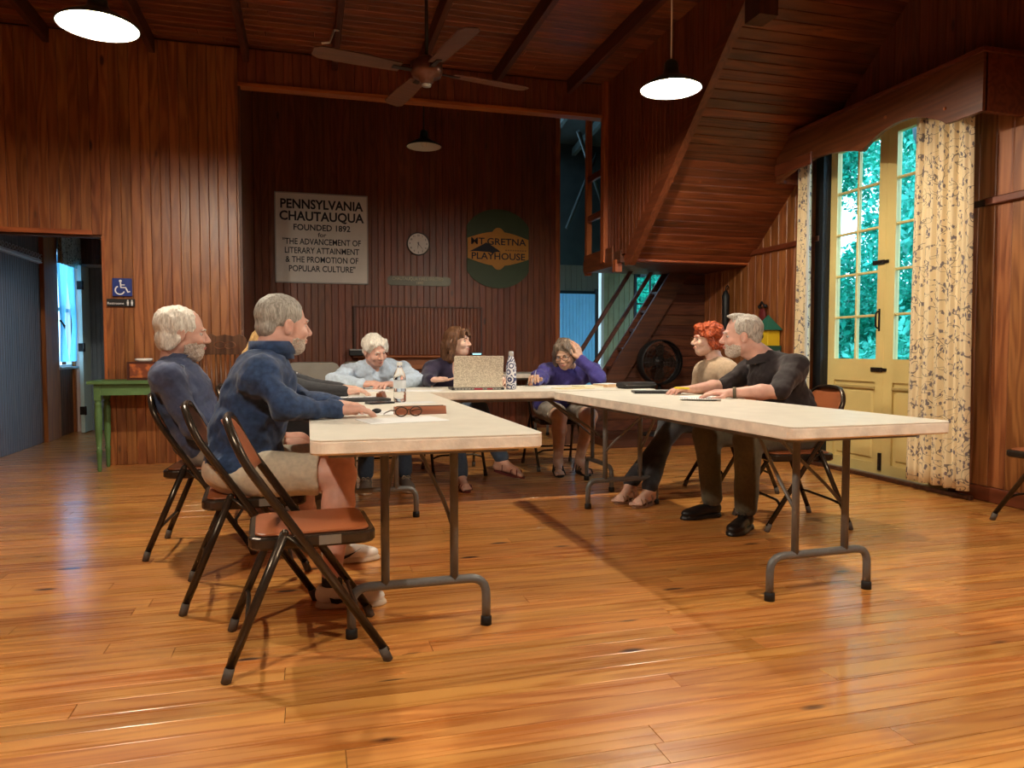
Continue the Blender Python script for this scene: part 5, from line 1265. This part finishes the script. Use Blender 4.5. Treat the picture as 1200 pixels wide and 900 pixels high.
    # footwear
    for i in (0,1):
        tn = J['toe'+'LR'[i]]
        if P.get('shoe'):
            shoe_parts(an[i], tn, r, off, P['shoe'], P['sole'], lace=P.get('lace'), swoosh=(P.get('swoosh') or (0,0))[i], L=P.get('shoeL',.275))
            if P.get('sock'): MB().tube([tuple(an[i]+V3(0,0,-.02)), tuple(an[i]+V3(0,0,.035))], .0405, 14).build('sock', P['sock'], r, off)
        if P.get('sandal'):
            h, t3, sd = feet[i]; fl_ = h-V3(0,0,.004); S = Sdf(); f3 = [sd, t3, np.cross(sd,t3)]
            m = MB(); poly = []
            for k in range(20):
                a = 2*math.pi*k/20; y_ = .10+.128*math.cos(a); x_ = (.036+.012*(y_/.22))*math.sin(a); poly.append((x_, y_))
            V = []
            for z_ in (-.012, .002): V += [tuple(fl_+sd*x_+t3*y_+V3(0,0,z_+.004)) for x_, y_ in poly]
            m.add(V, [tuple(range(20))[::-1], tuple(range(20,40))]+[(k,(k+1)%20,20+(k+1)%20,20+k) for k in range(20)]); so_ = m.build('sandal_sole', P['sandal'], r, off)
            z_ = np.array((0,0,1.))
            for (y0, y1, hh) in P.get('straps', ((.13,.18,.052),(.18,.13,.052),(.06,.06,.075))):
                m = MB().tube([tuple(fl_+sd*.045+t3*y0+z_*.005), tuple(fl_+sd*.036+t3*y0+z_*hh*.75), tuple(fl_+t3*(y0+y1)/2+z_*hh), tuple(fl_-sd*.036+t3*y1+z_*hh*.75), tuple(fl_-sd*.045+t3*y1+z_*.005)], .0048, 6, sq=(.6,1.4))
                m.build('strap', P['sandal'], so_, off)
    return r, H, off, dict(neck=neck, up=up, fw=fw, rt=rt, tp=tp, an=an, wr=wrs, el=el)
M_LIPS = plain('lips', (.48,.16,.13), .45)
def hair(H, root, off, mat, prims, cuts=(), amp=.003, fs=90, seed=0, name='hair', res=.0042, st=(1,1,.3)):
    """prims / cuts in head space: ('e',c,r) or ('c',a,b,ra,rb)"""
    S = Sdf()
    for q in prims:
        if q[0] == 'e': H.ell(S, q[1], q[2], .012)
        else: H.cone(S, q[1], q[2], q[3], q[4], .012)
    for q in cuts:
        if q[0] == 'e': H.ell(S, q[1], q[2], .006, '-')
        elif q[0] == 'p': S.cut(H.w(*q[1]), H.r*q[2][0]+H.f*q[2][1]+H.u*q[2][2])
        else: H.cone(S, q[1], q[2], q[3], q[4], .006, '-')
    return mobj(name, [S.mesh(res, wr(amp, fs, seed, st))], mat, root, off)
def glasses(H, root, off, mat, rx=.026, rz=.019, t=.0022):
    m = MB()
    for s_ in (-1,1):
        m.tube([tuple(H.w(s_*.032+rx*math.cos(a), .106-.004*abs(math.cos(a)), .0+rz*math.sin(a))) for a in [2*math.pi*i/20 for i in range(20)]], t, 6, closed=True)
    m.tube([tuple(H.w(-.007,.108,.004)), tuple(H.w(0,.111,.007)), tuple(H.w(.007,.108,.004))], t, 6); g = m.build('eyeglasses', mat, root, off)
    for s_ in (-1,1): MB().tube([tuple(H.w(s_*.058,.102,.006)), tuple(H.w(s_*.074,.05,.010)), tuple(H.w(s_*.080,-.0,.008)), tuple(H.w(s_*.080,-.02,-.008))], t*.9, 6).build('temple', mat, g, off)
CAP = ('e',(0,-.020,.042),(.083,.101,.086))
FACECUT = [('e',(0,.090,-.030),(.066,.075,.088))]

def beard(H, root, off, mat, t=.005, long=0.0, amp=.0016):
    S = Sdf(); z = -long
    H.cone(S, (-.042,-.0,-.056),(0,.050,-.088+z), .024+t, .022+t, .02); H.cone(S, (.042,0,-.056),(0,.050,-.088+z), .024+t, .022+t, .02)
    H.ell(S, (0,.022,-.030), (.0615+t,.070+t,.082+t), .02); H.ell(S, (0,.050,-.086+z), (.035+t,.033+t,.025+t), .02)
    H.ell(S, (0,.105,-.0605), (.022,.018,.007), .004, '-'); H.ell(S, (0,.10,-.022), (.052,.06,.024), .01, '-')
    S.cut(H.w(0,.06,-.040), -H.f*.30+H.u*.95); S.cut(H.w(0,.020,0), -H.f*.9+H.u*.1)
    return mobj('beard', [S.mesh(.004, wr(amp, 150, 1))], mat, root, off)
# ---------------------------------------------------------------- the eight people at the tables and the one half hidden
SK1 = SKIN('skin_ruddy', (.60,.34,.26)); SK2 = SKIN('skin_pink', (.66,.37,.29)); SK3 = SKIN('skin_fair', (.70,.44,.34)); SK4 = SKIN('skin_tan', (.54,.32,.22))
HW = hairmat('hair_white', (.84,.79,.70), (.54,.49,.42)); HG = hairmat('hair_grey', (.46,.43,.38), (.22,.20,.17)); HBL = hairmat('hair_blonde', (.62,.40,.16), (.34,.19,.07))
HBR = hairmat('hair_brown', (.16,.07,.03), (.05,.02,.01)); HGB = hairmat('hair_greybrown', (.20,.15,.11), (.08,.055,.04)); HRD = hairmat('hair_red', (.42,.075,.015), (.20,.03,.008), (70,70,60)); HLG = hairmat('hair_light_grey', (.55,.50,.44), (.28,.25,.22))
BRD = hairmat('beard_grey', (.62,.54,.47), (.36,.27,.21), (160,160,160))
NAVY1 = fabric('navy_polo', (.06,.075,.14)); NAVY2 = fabric('navy_heather', (.022,.045,.11), var=.35, sc=45); KHAKI = fabric('khaki', (.58,.50,.38)); TAUPE = fabric('taupe', (.30,.26,.21))
LBLUE = fabric('light_blue_shirt', (.50,.60,.72)); DNAVY = fabric('dark_navy_blouse', (.022,.016,.04)); PURPLE = fabric('purple_sweat', (.05,.04,.20)); BEIGE = fabric('beige_knit', (.45,.33,.22)); BLK = fabric('black_polo', (.022,.016,.018)); OLIVE = fabric('olive_trousers', (.095,.082,.050)); BLKP = fabric('black_trousers', (.03,.03,.034)); DENIM = fabric('denim', (.05,.08,.13)); CHAR = fabric('charcoal_knit', (.03,.03,.035))
SHW = plain('white_leather', (.85,.83,.78), .45); SHWS = plain('cream_sole', (.68,.60,.48), .6); SHB = plain('black_leather', (.012,.011,.011), .35); SHG = plain('grey_suede', (.22,.20,.18), .8)
# 1 man in navy pullover, near left
c, H, o, X = person('grey-haired man in navy quarter-zip pullover and khaki shorts at the left table', dict(
    pelvis=(-.265,3.27,.535), neck=(-.150,3.27,.995), head=(-.092,3.285,1.125), face=(.93,.36,-.06), up=(.08,0,1),
    shL=(-.185,3.07,.925), shR=(-.155,3.47,.925), elL=(-.085,2.975,.800), elR=(-.06,3.56,.795), wrL=(.120,3.075,.777), wrR=(.13,3.36,.777),
    handL=((.95,.35,-.05),(.1,0,1),-1,(.25,.3,.32,.35)), handR=((.75,-.65,-.05),(.1,0,1),1,(.3,.3,.35,.35)),
    hipL=(-.22,3.16,.515), hipR=(-.22,3.38,.515), knL=(.125,3.05,.515), knR=(.14,3.46,.505), anL=(.085,2.985,.105), anR=(.12,3.60,.105), toeL=(1,-.12), toeR=(1,.1)),
    dict(top=NAVY2, topname='pullover', pants=KHAKI, leg=.74, sleeve=1, srad=.006, fat=1.14, near=True, bareleg=True, calf=1.05, collar=.048, cup=.008, cgap=.9, flap=False, placket=.14, shoe=SHW, sole=SHWS, lace=SHW, sock=plain('black_sock',(.015,.015,.018),.9), swoosh=(1,1), hairmat=HG, seed=1.3, fold=.009, fs=24, ffat=1.06, nr=.062, hs=1.03), SK2, (-.1,3.27,0))
hair(H, c, o, HG, [('e',(0,-.024,.044),(.082,.100,.083)), ('e',(0,-.075,-.015),(.064,.040,.045))], FACECUT+[('e',(0,.105,.055),(.09,.055,.035)), ('e',(.08,-.005,-.012),(.018,.026,.034)), ('e',(-.08,-.005,-.012),(.018,.026,.034))], amp=.0022, seed=2)
beard(H, c, o, BRD, .0035)
# 2 white-haired man in navy polo
c, H, o, X = person('white-haired bearded man in a navy polo shirt leaning back at the far left', dict(
    pelvis=(-.50,4.08,.535), neck=(-.665,4.07,.955), head=(-.600,4.06,1.105), face=(.99,.06,-.10), up=(.10,0,1),
    shL=(-.655,3.87,.885), shR=(-.640,4.27,.885), elL=(-.52,3.82,.63), elR=(-.50,4.34,.64), wrL=(-.28,3.96,.60), wrR=(-.28,4.16,.61),
    handL=((.9,.5,-.1),(0,-.3,1),-1), handR=((.9,-.5,-.1),(0,.3,1),1),
    hipL=(-.45,3.97,.515), hipR=(-.45,4.19,.515), knL=(-.05,3.94,.50), knR=(-.05,4.24,.50), anL=(.0,3.98,.105), anR=(.0,4.20,.105), toeL=(1,-.05), toeR=(1,.05)),
    dict(top=NAVY1, topname='polo_shirt', pants=TAUPE, leg=.82, sleeve=.62, srad=.010, fat=1.05, bareleg=True, near=True, collar=.03, flap=True, cgap=1.3, placket=.13, shoe=SHG, sole=SHWS, lace=SHWS, hairmat=HW, seed=2.9, fold=.010, fs=24, vneck=.05, hs=1.08), SK1, (-.45,4.08,0))
hair(H, c, o, HW, [('e',(0,-.034,.040),(.092,.104,.086)), ('e',(0,-.070,-.035),(.082,.056,.060)), ('c',(-.076,-.02,-.03),(-.070,-.055,-.075),.020,.016), ('c',(.076,-.02,-.03),(.070,-.055,-.075),.020,.016)], FACECUT+[('e',(0,.100,.055),(.10,.062,.055))], amp=.0055, fs=70, seed=4)
beard(H, c, o, BRD, .008, .006, .003)
m = MB()
for s in (-1,1): m.tube([tuple(X['neck']+X['rt']*s*.07-X['fw']*.02+X['up']*.0), tuple(X['neck']+X['rt']*s*.14-X['fw']*.075-X['up']*.04), tuple(X['neck']+X['rt']*s*.19-X['fw']*.06-X['up']*.12)], .0022, 5)
m.build('light_seam', plain('seam_thread', (.35,.40,.50), .7), X['tp'], o)
# 3 blonde person, mostly hidden
c, H, o, X = person('blonde long-haired person in dark knit, mostly hidden behind the man in navy pullover', dict(
    pelvis=(-.28,4.85,.535), neck=(-.23,4.80,.965), head=(-.175,4.78,1.105), face=(.95,.25,-.1),
    shL=(-.225,4.63,.885), shR=(-.21,4.98,.885), elL=(-.03,4.55,.79), elR=(.0,5.02,.79), wrL=(.22,4.50,.772), wrR=(.22,4.86,.775),
    handL=((.95,.2,0),(0,0,1),-1), handR=((.9,-.3,0),(0,0,1),1),
    hipL=(-.24,4.76,.515), hipR=(-.24,4.95,.515), knL=(.10,4.74,.50), knR=(.10,4.96,.50), anL=(-.02,4.75,.105), anR=(-.02,4.96,.105), toeL=(1,0), toeR=(1,0)),
    dict(top=CHAR, topname='sweater', pants=BLKP, leg='long', sleeve=1, srad=.004, fat=.95, shoe=SHG, sole=SHB, hairmat=HBL, seed=4, hsc=.9, hs=.96), SK3, (-.2,4.85,0))
hair(H, c, o, HBL, [CAP, ('e',(0,-.085,-.02),(.090,.055,.10)), ('c',(0,-.10,-.03),(0,-.165,-.17),.062,.045), ('c',(0,-.165,-.15),(0,-.185,-.26),.048,.030), ('c',(-.078,-.03,0),(-.09,-.085,-.18),.022,.02), ('c',(.078,-.03,0),(.09,-.085,-.18),.022,.02)], FACECUT, amp=.004, fs=70, seed=1)
# 4 older man in light blue shirt
c, H, o, X = person('older white-haired man in a light blue shirt looking down at the rear table', dict(
    pelvis=(.57,6.03,.53), neck=(.515,5.80,.905), head=(.498,5.700,1.015), face=(.42,-.80,-.36), up=(-.05,-.25,.95),
    shL=(.725,5.83,.845), shR=(.305,5.80,.845), elL=(.80,5.60,.785), elR=(.19,5.58,.785), wrL=(.60,5.37,.775), wrR=(.37,5.36,.775),
    handL=((-.6,-.5,0),(0,0,1),1), handR=((.8,-.3,.05),(-.2,-.2,1),-1,(.5,.6,.65,.7)),
    hipL=(.67,5.97,.515), hipR=(.47,5.97,.515), knL=(.70,5.60,.50), knR=(.42,5.60,.50), anL=(.68,5.42,.105), anR=(.40,5.42,.105), toeL=(.1,-1), toeR=(-.1,-1)),
    dict(top=LBLUE, topname='shirt', pants=DENIM, leg='long', sleeve=1, srad=.014, fat=1.05, collar=.025, flap=True, cgap=1.0, collarmat=LBLUE, placket=.2, shoe=SHG, sole=SHWS, lace=SHWS, hairmat=HW, seed=7, fold=.011, fs=27, vneck=.04, hres=.004), SK2, (.55,5.95,0))
hair(H, c, o, HW, [('e',(0,-.020,.041),(.085,.101,.085)), ('e',(.0,-.075,-.020),(.066,.042,.05)), ('c',(-.060,.045,.080),(-.080,.03,.0),.018,.015), ('c',(.060,.045,.080),(.08,.02,.02),.016,.014)], [('e',(.006,.092,-.018),(.062,.074,.086))], amp=.0065, fs=55, seed=6)
m = MB(); 
for t in [i/9 for i in range(9)]: m.tube([tuple(X['neck']+X['rt']*(-.055+.11*t)+X['fw']*(.075-.02*abs(t-.5))-X['up']*(.005+.045*(1-abs(2*t-1)))), tuple(X['neck']+X['rt']*(-.055+.11*(t+.11))+X['fw']*(.075-.02*abs(t+.11-.5))-X['up']*(.005+.045*(1-abs(2*(t+.11)-1))))], .006, 6)
m.build('undershirt', M_WHITE, X['tp'], o)
# 5 woman with laptop
c, H, o, X = person('brown-haired woman in a dark v-neck top behind the laptop, turned to the right', dict(
    pelvis=(1.16,6.03,.53), neck=(1.135,5.84,.935), head=(1.155,5.775,1.085), face=(.80,-.60,.02),
    shL=(1.325,5.86,.865), shR=(.955,5.83,.865), elL=(1.42,5.66,.765), elR=(.87,5.66,.775), wrL=(1.415,5.40,.79), wrR=(.885,5.40,.80),
    handL=((.1,-1,.05),(.4,.2,.6),1,(.5,.6,.6,.6)), handR=((.72,-.6,.0),(.2,-.2,-1),1,(.15,.12,.1,.1),.0),
    hipL=(1.25,5.97,.515), hipR=(1.07,5.97,.515), knL=(1.28,5.58,.56), knR=(1.08,5.58,.50), anL=(1.36,5.20,.22), anR=(1.08,5.30,.10), toeL=(.75,-.65), toeR=(.05,-1), zf=(.13,.012), pitch=(.15,0)),
    dict(top=DNAVY, topname='blouse', pants=DENIM, leg='long', hem=.085, sleeve=1, srad=.008, fat=.98, vneck=.13, sandal=plain('wine_strap',(.14,.03,.03),.4), hairmat=HBR, seed=9, hsc=.92, hs=.97, hres=.004, gaze=.003), SK3, (1.15,5.95,0))
hair(H, c, o, HBR, [CAP, ('e',(0,-.045,-.03),(.088,.075,.085)), ('c',(-.080,.015,.02),(-.088,-.03,-.15),.022,.030), ('c',(.080,.015,.02),(.088,-.03,-.15),.022,.030), ('c',(0,-.08,-.03),(0,-.10,-.17),.07,.055), ('c',(-.045,.072,.085),(-.062,.085,.035),.018,.010), ('c',(.0,.085,.090),(.015,.103,.045),.016,.009), ('c',(.045,.072,.085),(.062,.085,.035),.018,.010), ('c',(-.02,.082,.09),(-.025,.102,.045),.016,.009)], [('e',(0,.098,-.040),(.060,.074,.088))], amp=.005, fs=65, seed=3)
# 6 person in purple
c, H, o, X = person('grey-brown-haired person in a purple sweatshirt and glasses, head resting on one hand', dict(
    pelvis=(2.08,6.07,.53), neck=(2.115,5.85,.875), head=(2.035,5.735,.985), face=(-.50,-.78,-.38), up=(-.25,-.2,.95),
    shL=(2.335,5.87,.84), shR=(1.925,5.87,.835), elL=(2.300,5.63,.785), elR=(1.80,5.66,.79), wrL=(2.150,5.665,.945), wrR=(1.71,5.48,.782),
    handL=((-.28,.12,.95),(.25,-.55,.2),-1,(.35,.35,.4,.45)), handR=((-.3,-.6,.25),(-.2,-.2,1),-1,(.7,.8,.85,.9)),
    hipL=(2.19,5.98,.51), hipR=(1.98,5.98,.51), knL=(2.21,5.60,.485), knR=(1.95,5.60,.485), anL=(2.17,5.72,.10), anR=(1.98,5.72,.10), toeL=(.05,-1), toeR=(-.25,-1)),
    dict(top=PURPLE, topname='sweatshirt', pants=TAUPE, leg=.80, sleeve=1, srad=.014, fat=1.22, bareleg=True, sandal=plain('black_sandal',(.015,.015,.015),.5), straps=((.05,.05,.085),(.10,.10,.07),(.16,.16,.05),(.13,.19,.055),(.0,.0,.09)), hairmat=HGB, seed=12, fold=.011, fs=26, hres=.004, scoop=False), SK4, (2.08,6.0,0))
hair(H, c, o, HGB, [('e',(0,-.022,.042),(.086,.103,.086)), ('e',(0,-.060,-.04),(.086,.065,.085)), ('c',(.078,.01,.02),(.086,-.01,-.10),.022,.024), ('c',(-.078,.01,.02),(-.080,-.02,-.06),.018,.018), ('c',(-.03,.06,.095),(-.072,.06,.02),.022,.012), ('c',(.03,.06,.095),(.07,.06,.02),.022,.012)], [('e',(0.008,.098,-.022),(.060,.074,.092))], amp=.006, fs=60, seed=8)
glasses(H, c, o, M_BLACK)
MB().tube([tuple(X['neck']+X['fw']*.09+X['rt']*.05-X['up']*.02), tuple(X['neck']+X['fw']*.14+X['rt']*.03-X['up']*.12)], .005, 6, sq=(.5,1.6)).build('lanyard', M_BLACK, X['tp'], o)
MB().box(-.014,.014,-.004,.004,-.05,0).xf(Matrix.Translation(Vector(X['neck']+X['fw']*.145+X['rt']*.03-X['up']*.11))).build('yellow_tag', plain('yellow_tag',(.55,.45,.10),.5), X['tp'], o)
# 7 red-haired woman
c, H, o, X = person('red-haired woman with glasses in a beige top behind the man in black', dict(
    pelvis=(2.96,4.75,.53), neck=(2.850,4.76,.935), head=(2.785,4.77,1.095), face=(-.95,.22,-.02),
    shL=(2.86,4.94,.865), shR=(2.85,4.575,.865), elL=(2.80,5.00,.61), elR=(2.78,4.53,.61), wrL=(2.57,4.90,.60), wrR=(2.55,4.66,.60),
    handL=((-.9,-.3,-.1),(0,0,1),1), handR=((-.9,.3,-.1),(0,0,1),-1),
    hipL=(2.90,4.85,.51), hipR=(2.90,4.66,.51), knL=(2.49,4.78,.50), knR=(2.47,4.60,.52), anL=(2.17,4.42,.105), anR=(2.10,4.56,.115), toeL=(-.85,-.52), toeR=(-.82,-.55)),
    dict(top=BEIGE, topname='knit_top', pants=BLKP, leg='long', hem=.085, sleeve=1, srad=.004, fat=.92, scoop=True, sandal=plain('tan_strap',(.30,.16,.09),.5), hairmat=HRD, seed=15, hsc=.92, hs=.98, fold=.005, nr=.048), SK3, (2.9,4.75,0))
hair(H, c, o, HRD, [('e',(0,-.026,.046),(.089,.104,.086)), ('e',(0,-.065,-.025),(.085,.065,.065)), ('c',(-.082,.01,.03),(-.084,-.02,-.055),.024,.022), ('c',(.082,.01,.03),(.084,-.02,-.055),.024,.022), ('e',(0,.058,.092),(.050,.034,.026)), ('c',(-.05,.06,.07),(-.072,.055,.03),.018,.012), ('c',(.05,.06,.07),(.072,.055,.03),.018,.012)], [('e',(0,.095,-.045),(.060,.070,.082))], amp=.009, fs=62, seed=5, st=(1,1,1))
glasses(H, c, o, plain('gold_wire',(.35,.22,.10),.3,metal=.8), t=.0014)
# 8 man in black polo
c, H, o, X = person('grey-haired bearded man in a black polo and olive trousers at the right table', dict(
    pelvis=(2.86,3.86,.535), neck=(2.665,3.89,.975), head=(2.52,3.93,1.105), face=(-.90,.40,-.06), up=(-.12,0,1),
    shL=(2.735,4.09,.915), shR=(2.725,3.69,.915), elL=(2.56,4.17,.79), elR=(2.555,3.60,.785), wrL=(2.315,4.14,.775), wrR=(2.335,3.74,.773),
    handL=((-1,.06,-.02),(0,0,1),1,(.4,.45,.5,.55)), handR=((-.88,.42,-.02),(0,-.2,1),-1,(.25,.3,.35,.4)),
    hipL=(2.80,3.97,.515), hipR=(2.80,3.75,.515), knL=(2.37,4.05,.50), knR=(2.42,3.68,.505), anL=(2.375,3.99,.105), anR=(2.395,3.66,.105), toeL=(-1,-.15), toeR=(-.80,-.60)),
    dict(top=BLK, topname='polo_shirt', pants=OLIVE, leg='long', hem=.05, prad=.008, sleeve=.60, srad=.012, fat=1.12, near=True, collar=.030, flap=True, cgap=1.5, placket=.14, shoe=SHB, sole=SHB, lace=SHB, shoeL=.29, hairmat=HLG, seed=21, fold=.010, fs=25, vneck=.07, nose=1.0, hs=1.05, arm=1.06, nr=.060), SK2, (2.7,3.88,0))
hair(H, c, o, HLG, [('e',(0,-.030,.040),(.084,.100,.083)), ('e',(0,-.078,-.010),(.064,.040,.048)), ('e',(0,.02,.115),(.035,.05,.016))], FACECUT+[('e',(0,.095,.06),(.10,.060,.050)), ('e',(.08,-.005,-.012),(.018,.026,.034)), ('e',(-.08,-.005,-.012),(.018,.026,.034))], amp=.003, seed=11)
beard(H, c, o, BRD, .005, .002)
wv = X['wr'][1]+unit(X['el'][1]-X['wr'][1])*.025; dv = Vector(unit(X['el'][1]-X['wr'][1]))
Mw = Matrix.Translation(Vector(wv))@dv.to_track_quat('Z','Y').to_matrix().to_4x4()
wt = MB().lathe([(.031,-.009),(.0335,-.009),(.0335,.009),(.031,.009)], n=24).xf(Mw).build('wristwatch_band', plain('watch_band',(.10,.075,.045),.4), c, o)
MB().lathe([(.001,.040),(.017,.040),(.019,.036),(.019,.031),(.001,.031)], n=24, axis='x').xf(Mw@Matrix.Rotation(math.radians(-90),4,'Z')).build('watch_case', plain('watch_gold',(.65,.55,.35),.25,metal=.7), wt, o)
hl = thing('highlighter', 'yellow highlighter pen in the hand of the man in the black polo', 'pen', (2.225,4.10,.782), math.radians(165)); MB().tube([(-.045,0,0),(.035,0,.004),(.048,0,.004)], [.0065,.0065,.003], 10).build('barrel', plain('highlighter_yellow',(.80,.62,.03),.4), hl)
pn = thing('pen', 'thin pen in the hand of the person in purple', 'pen', (1.66,5.36,.80), math.radians(60)); MB().tube([(-.05,0,-.03),(.07,0,.06)], .0035, 7).build('barrel', plain('pen_grey',(.4,.4,.45),.4), pn)
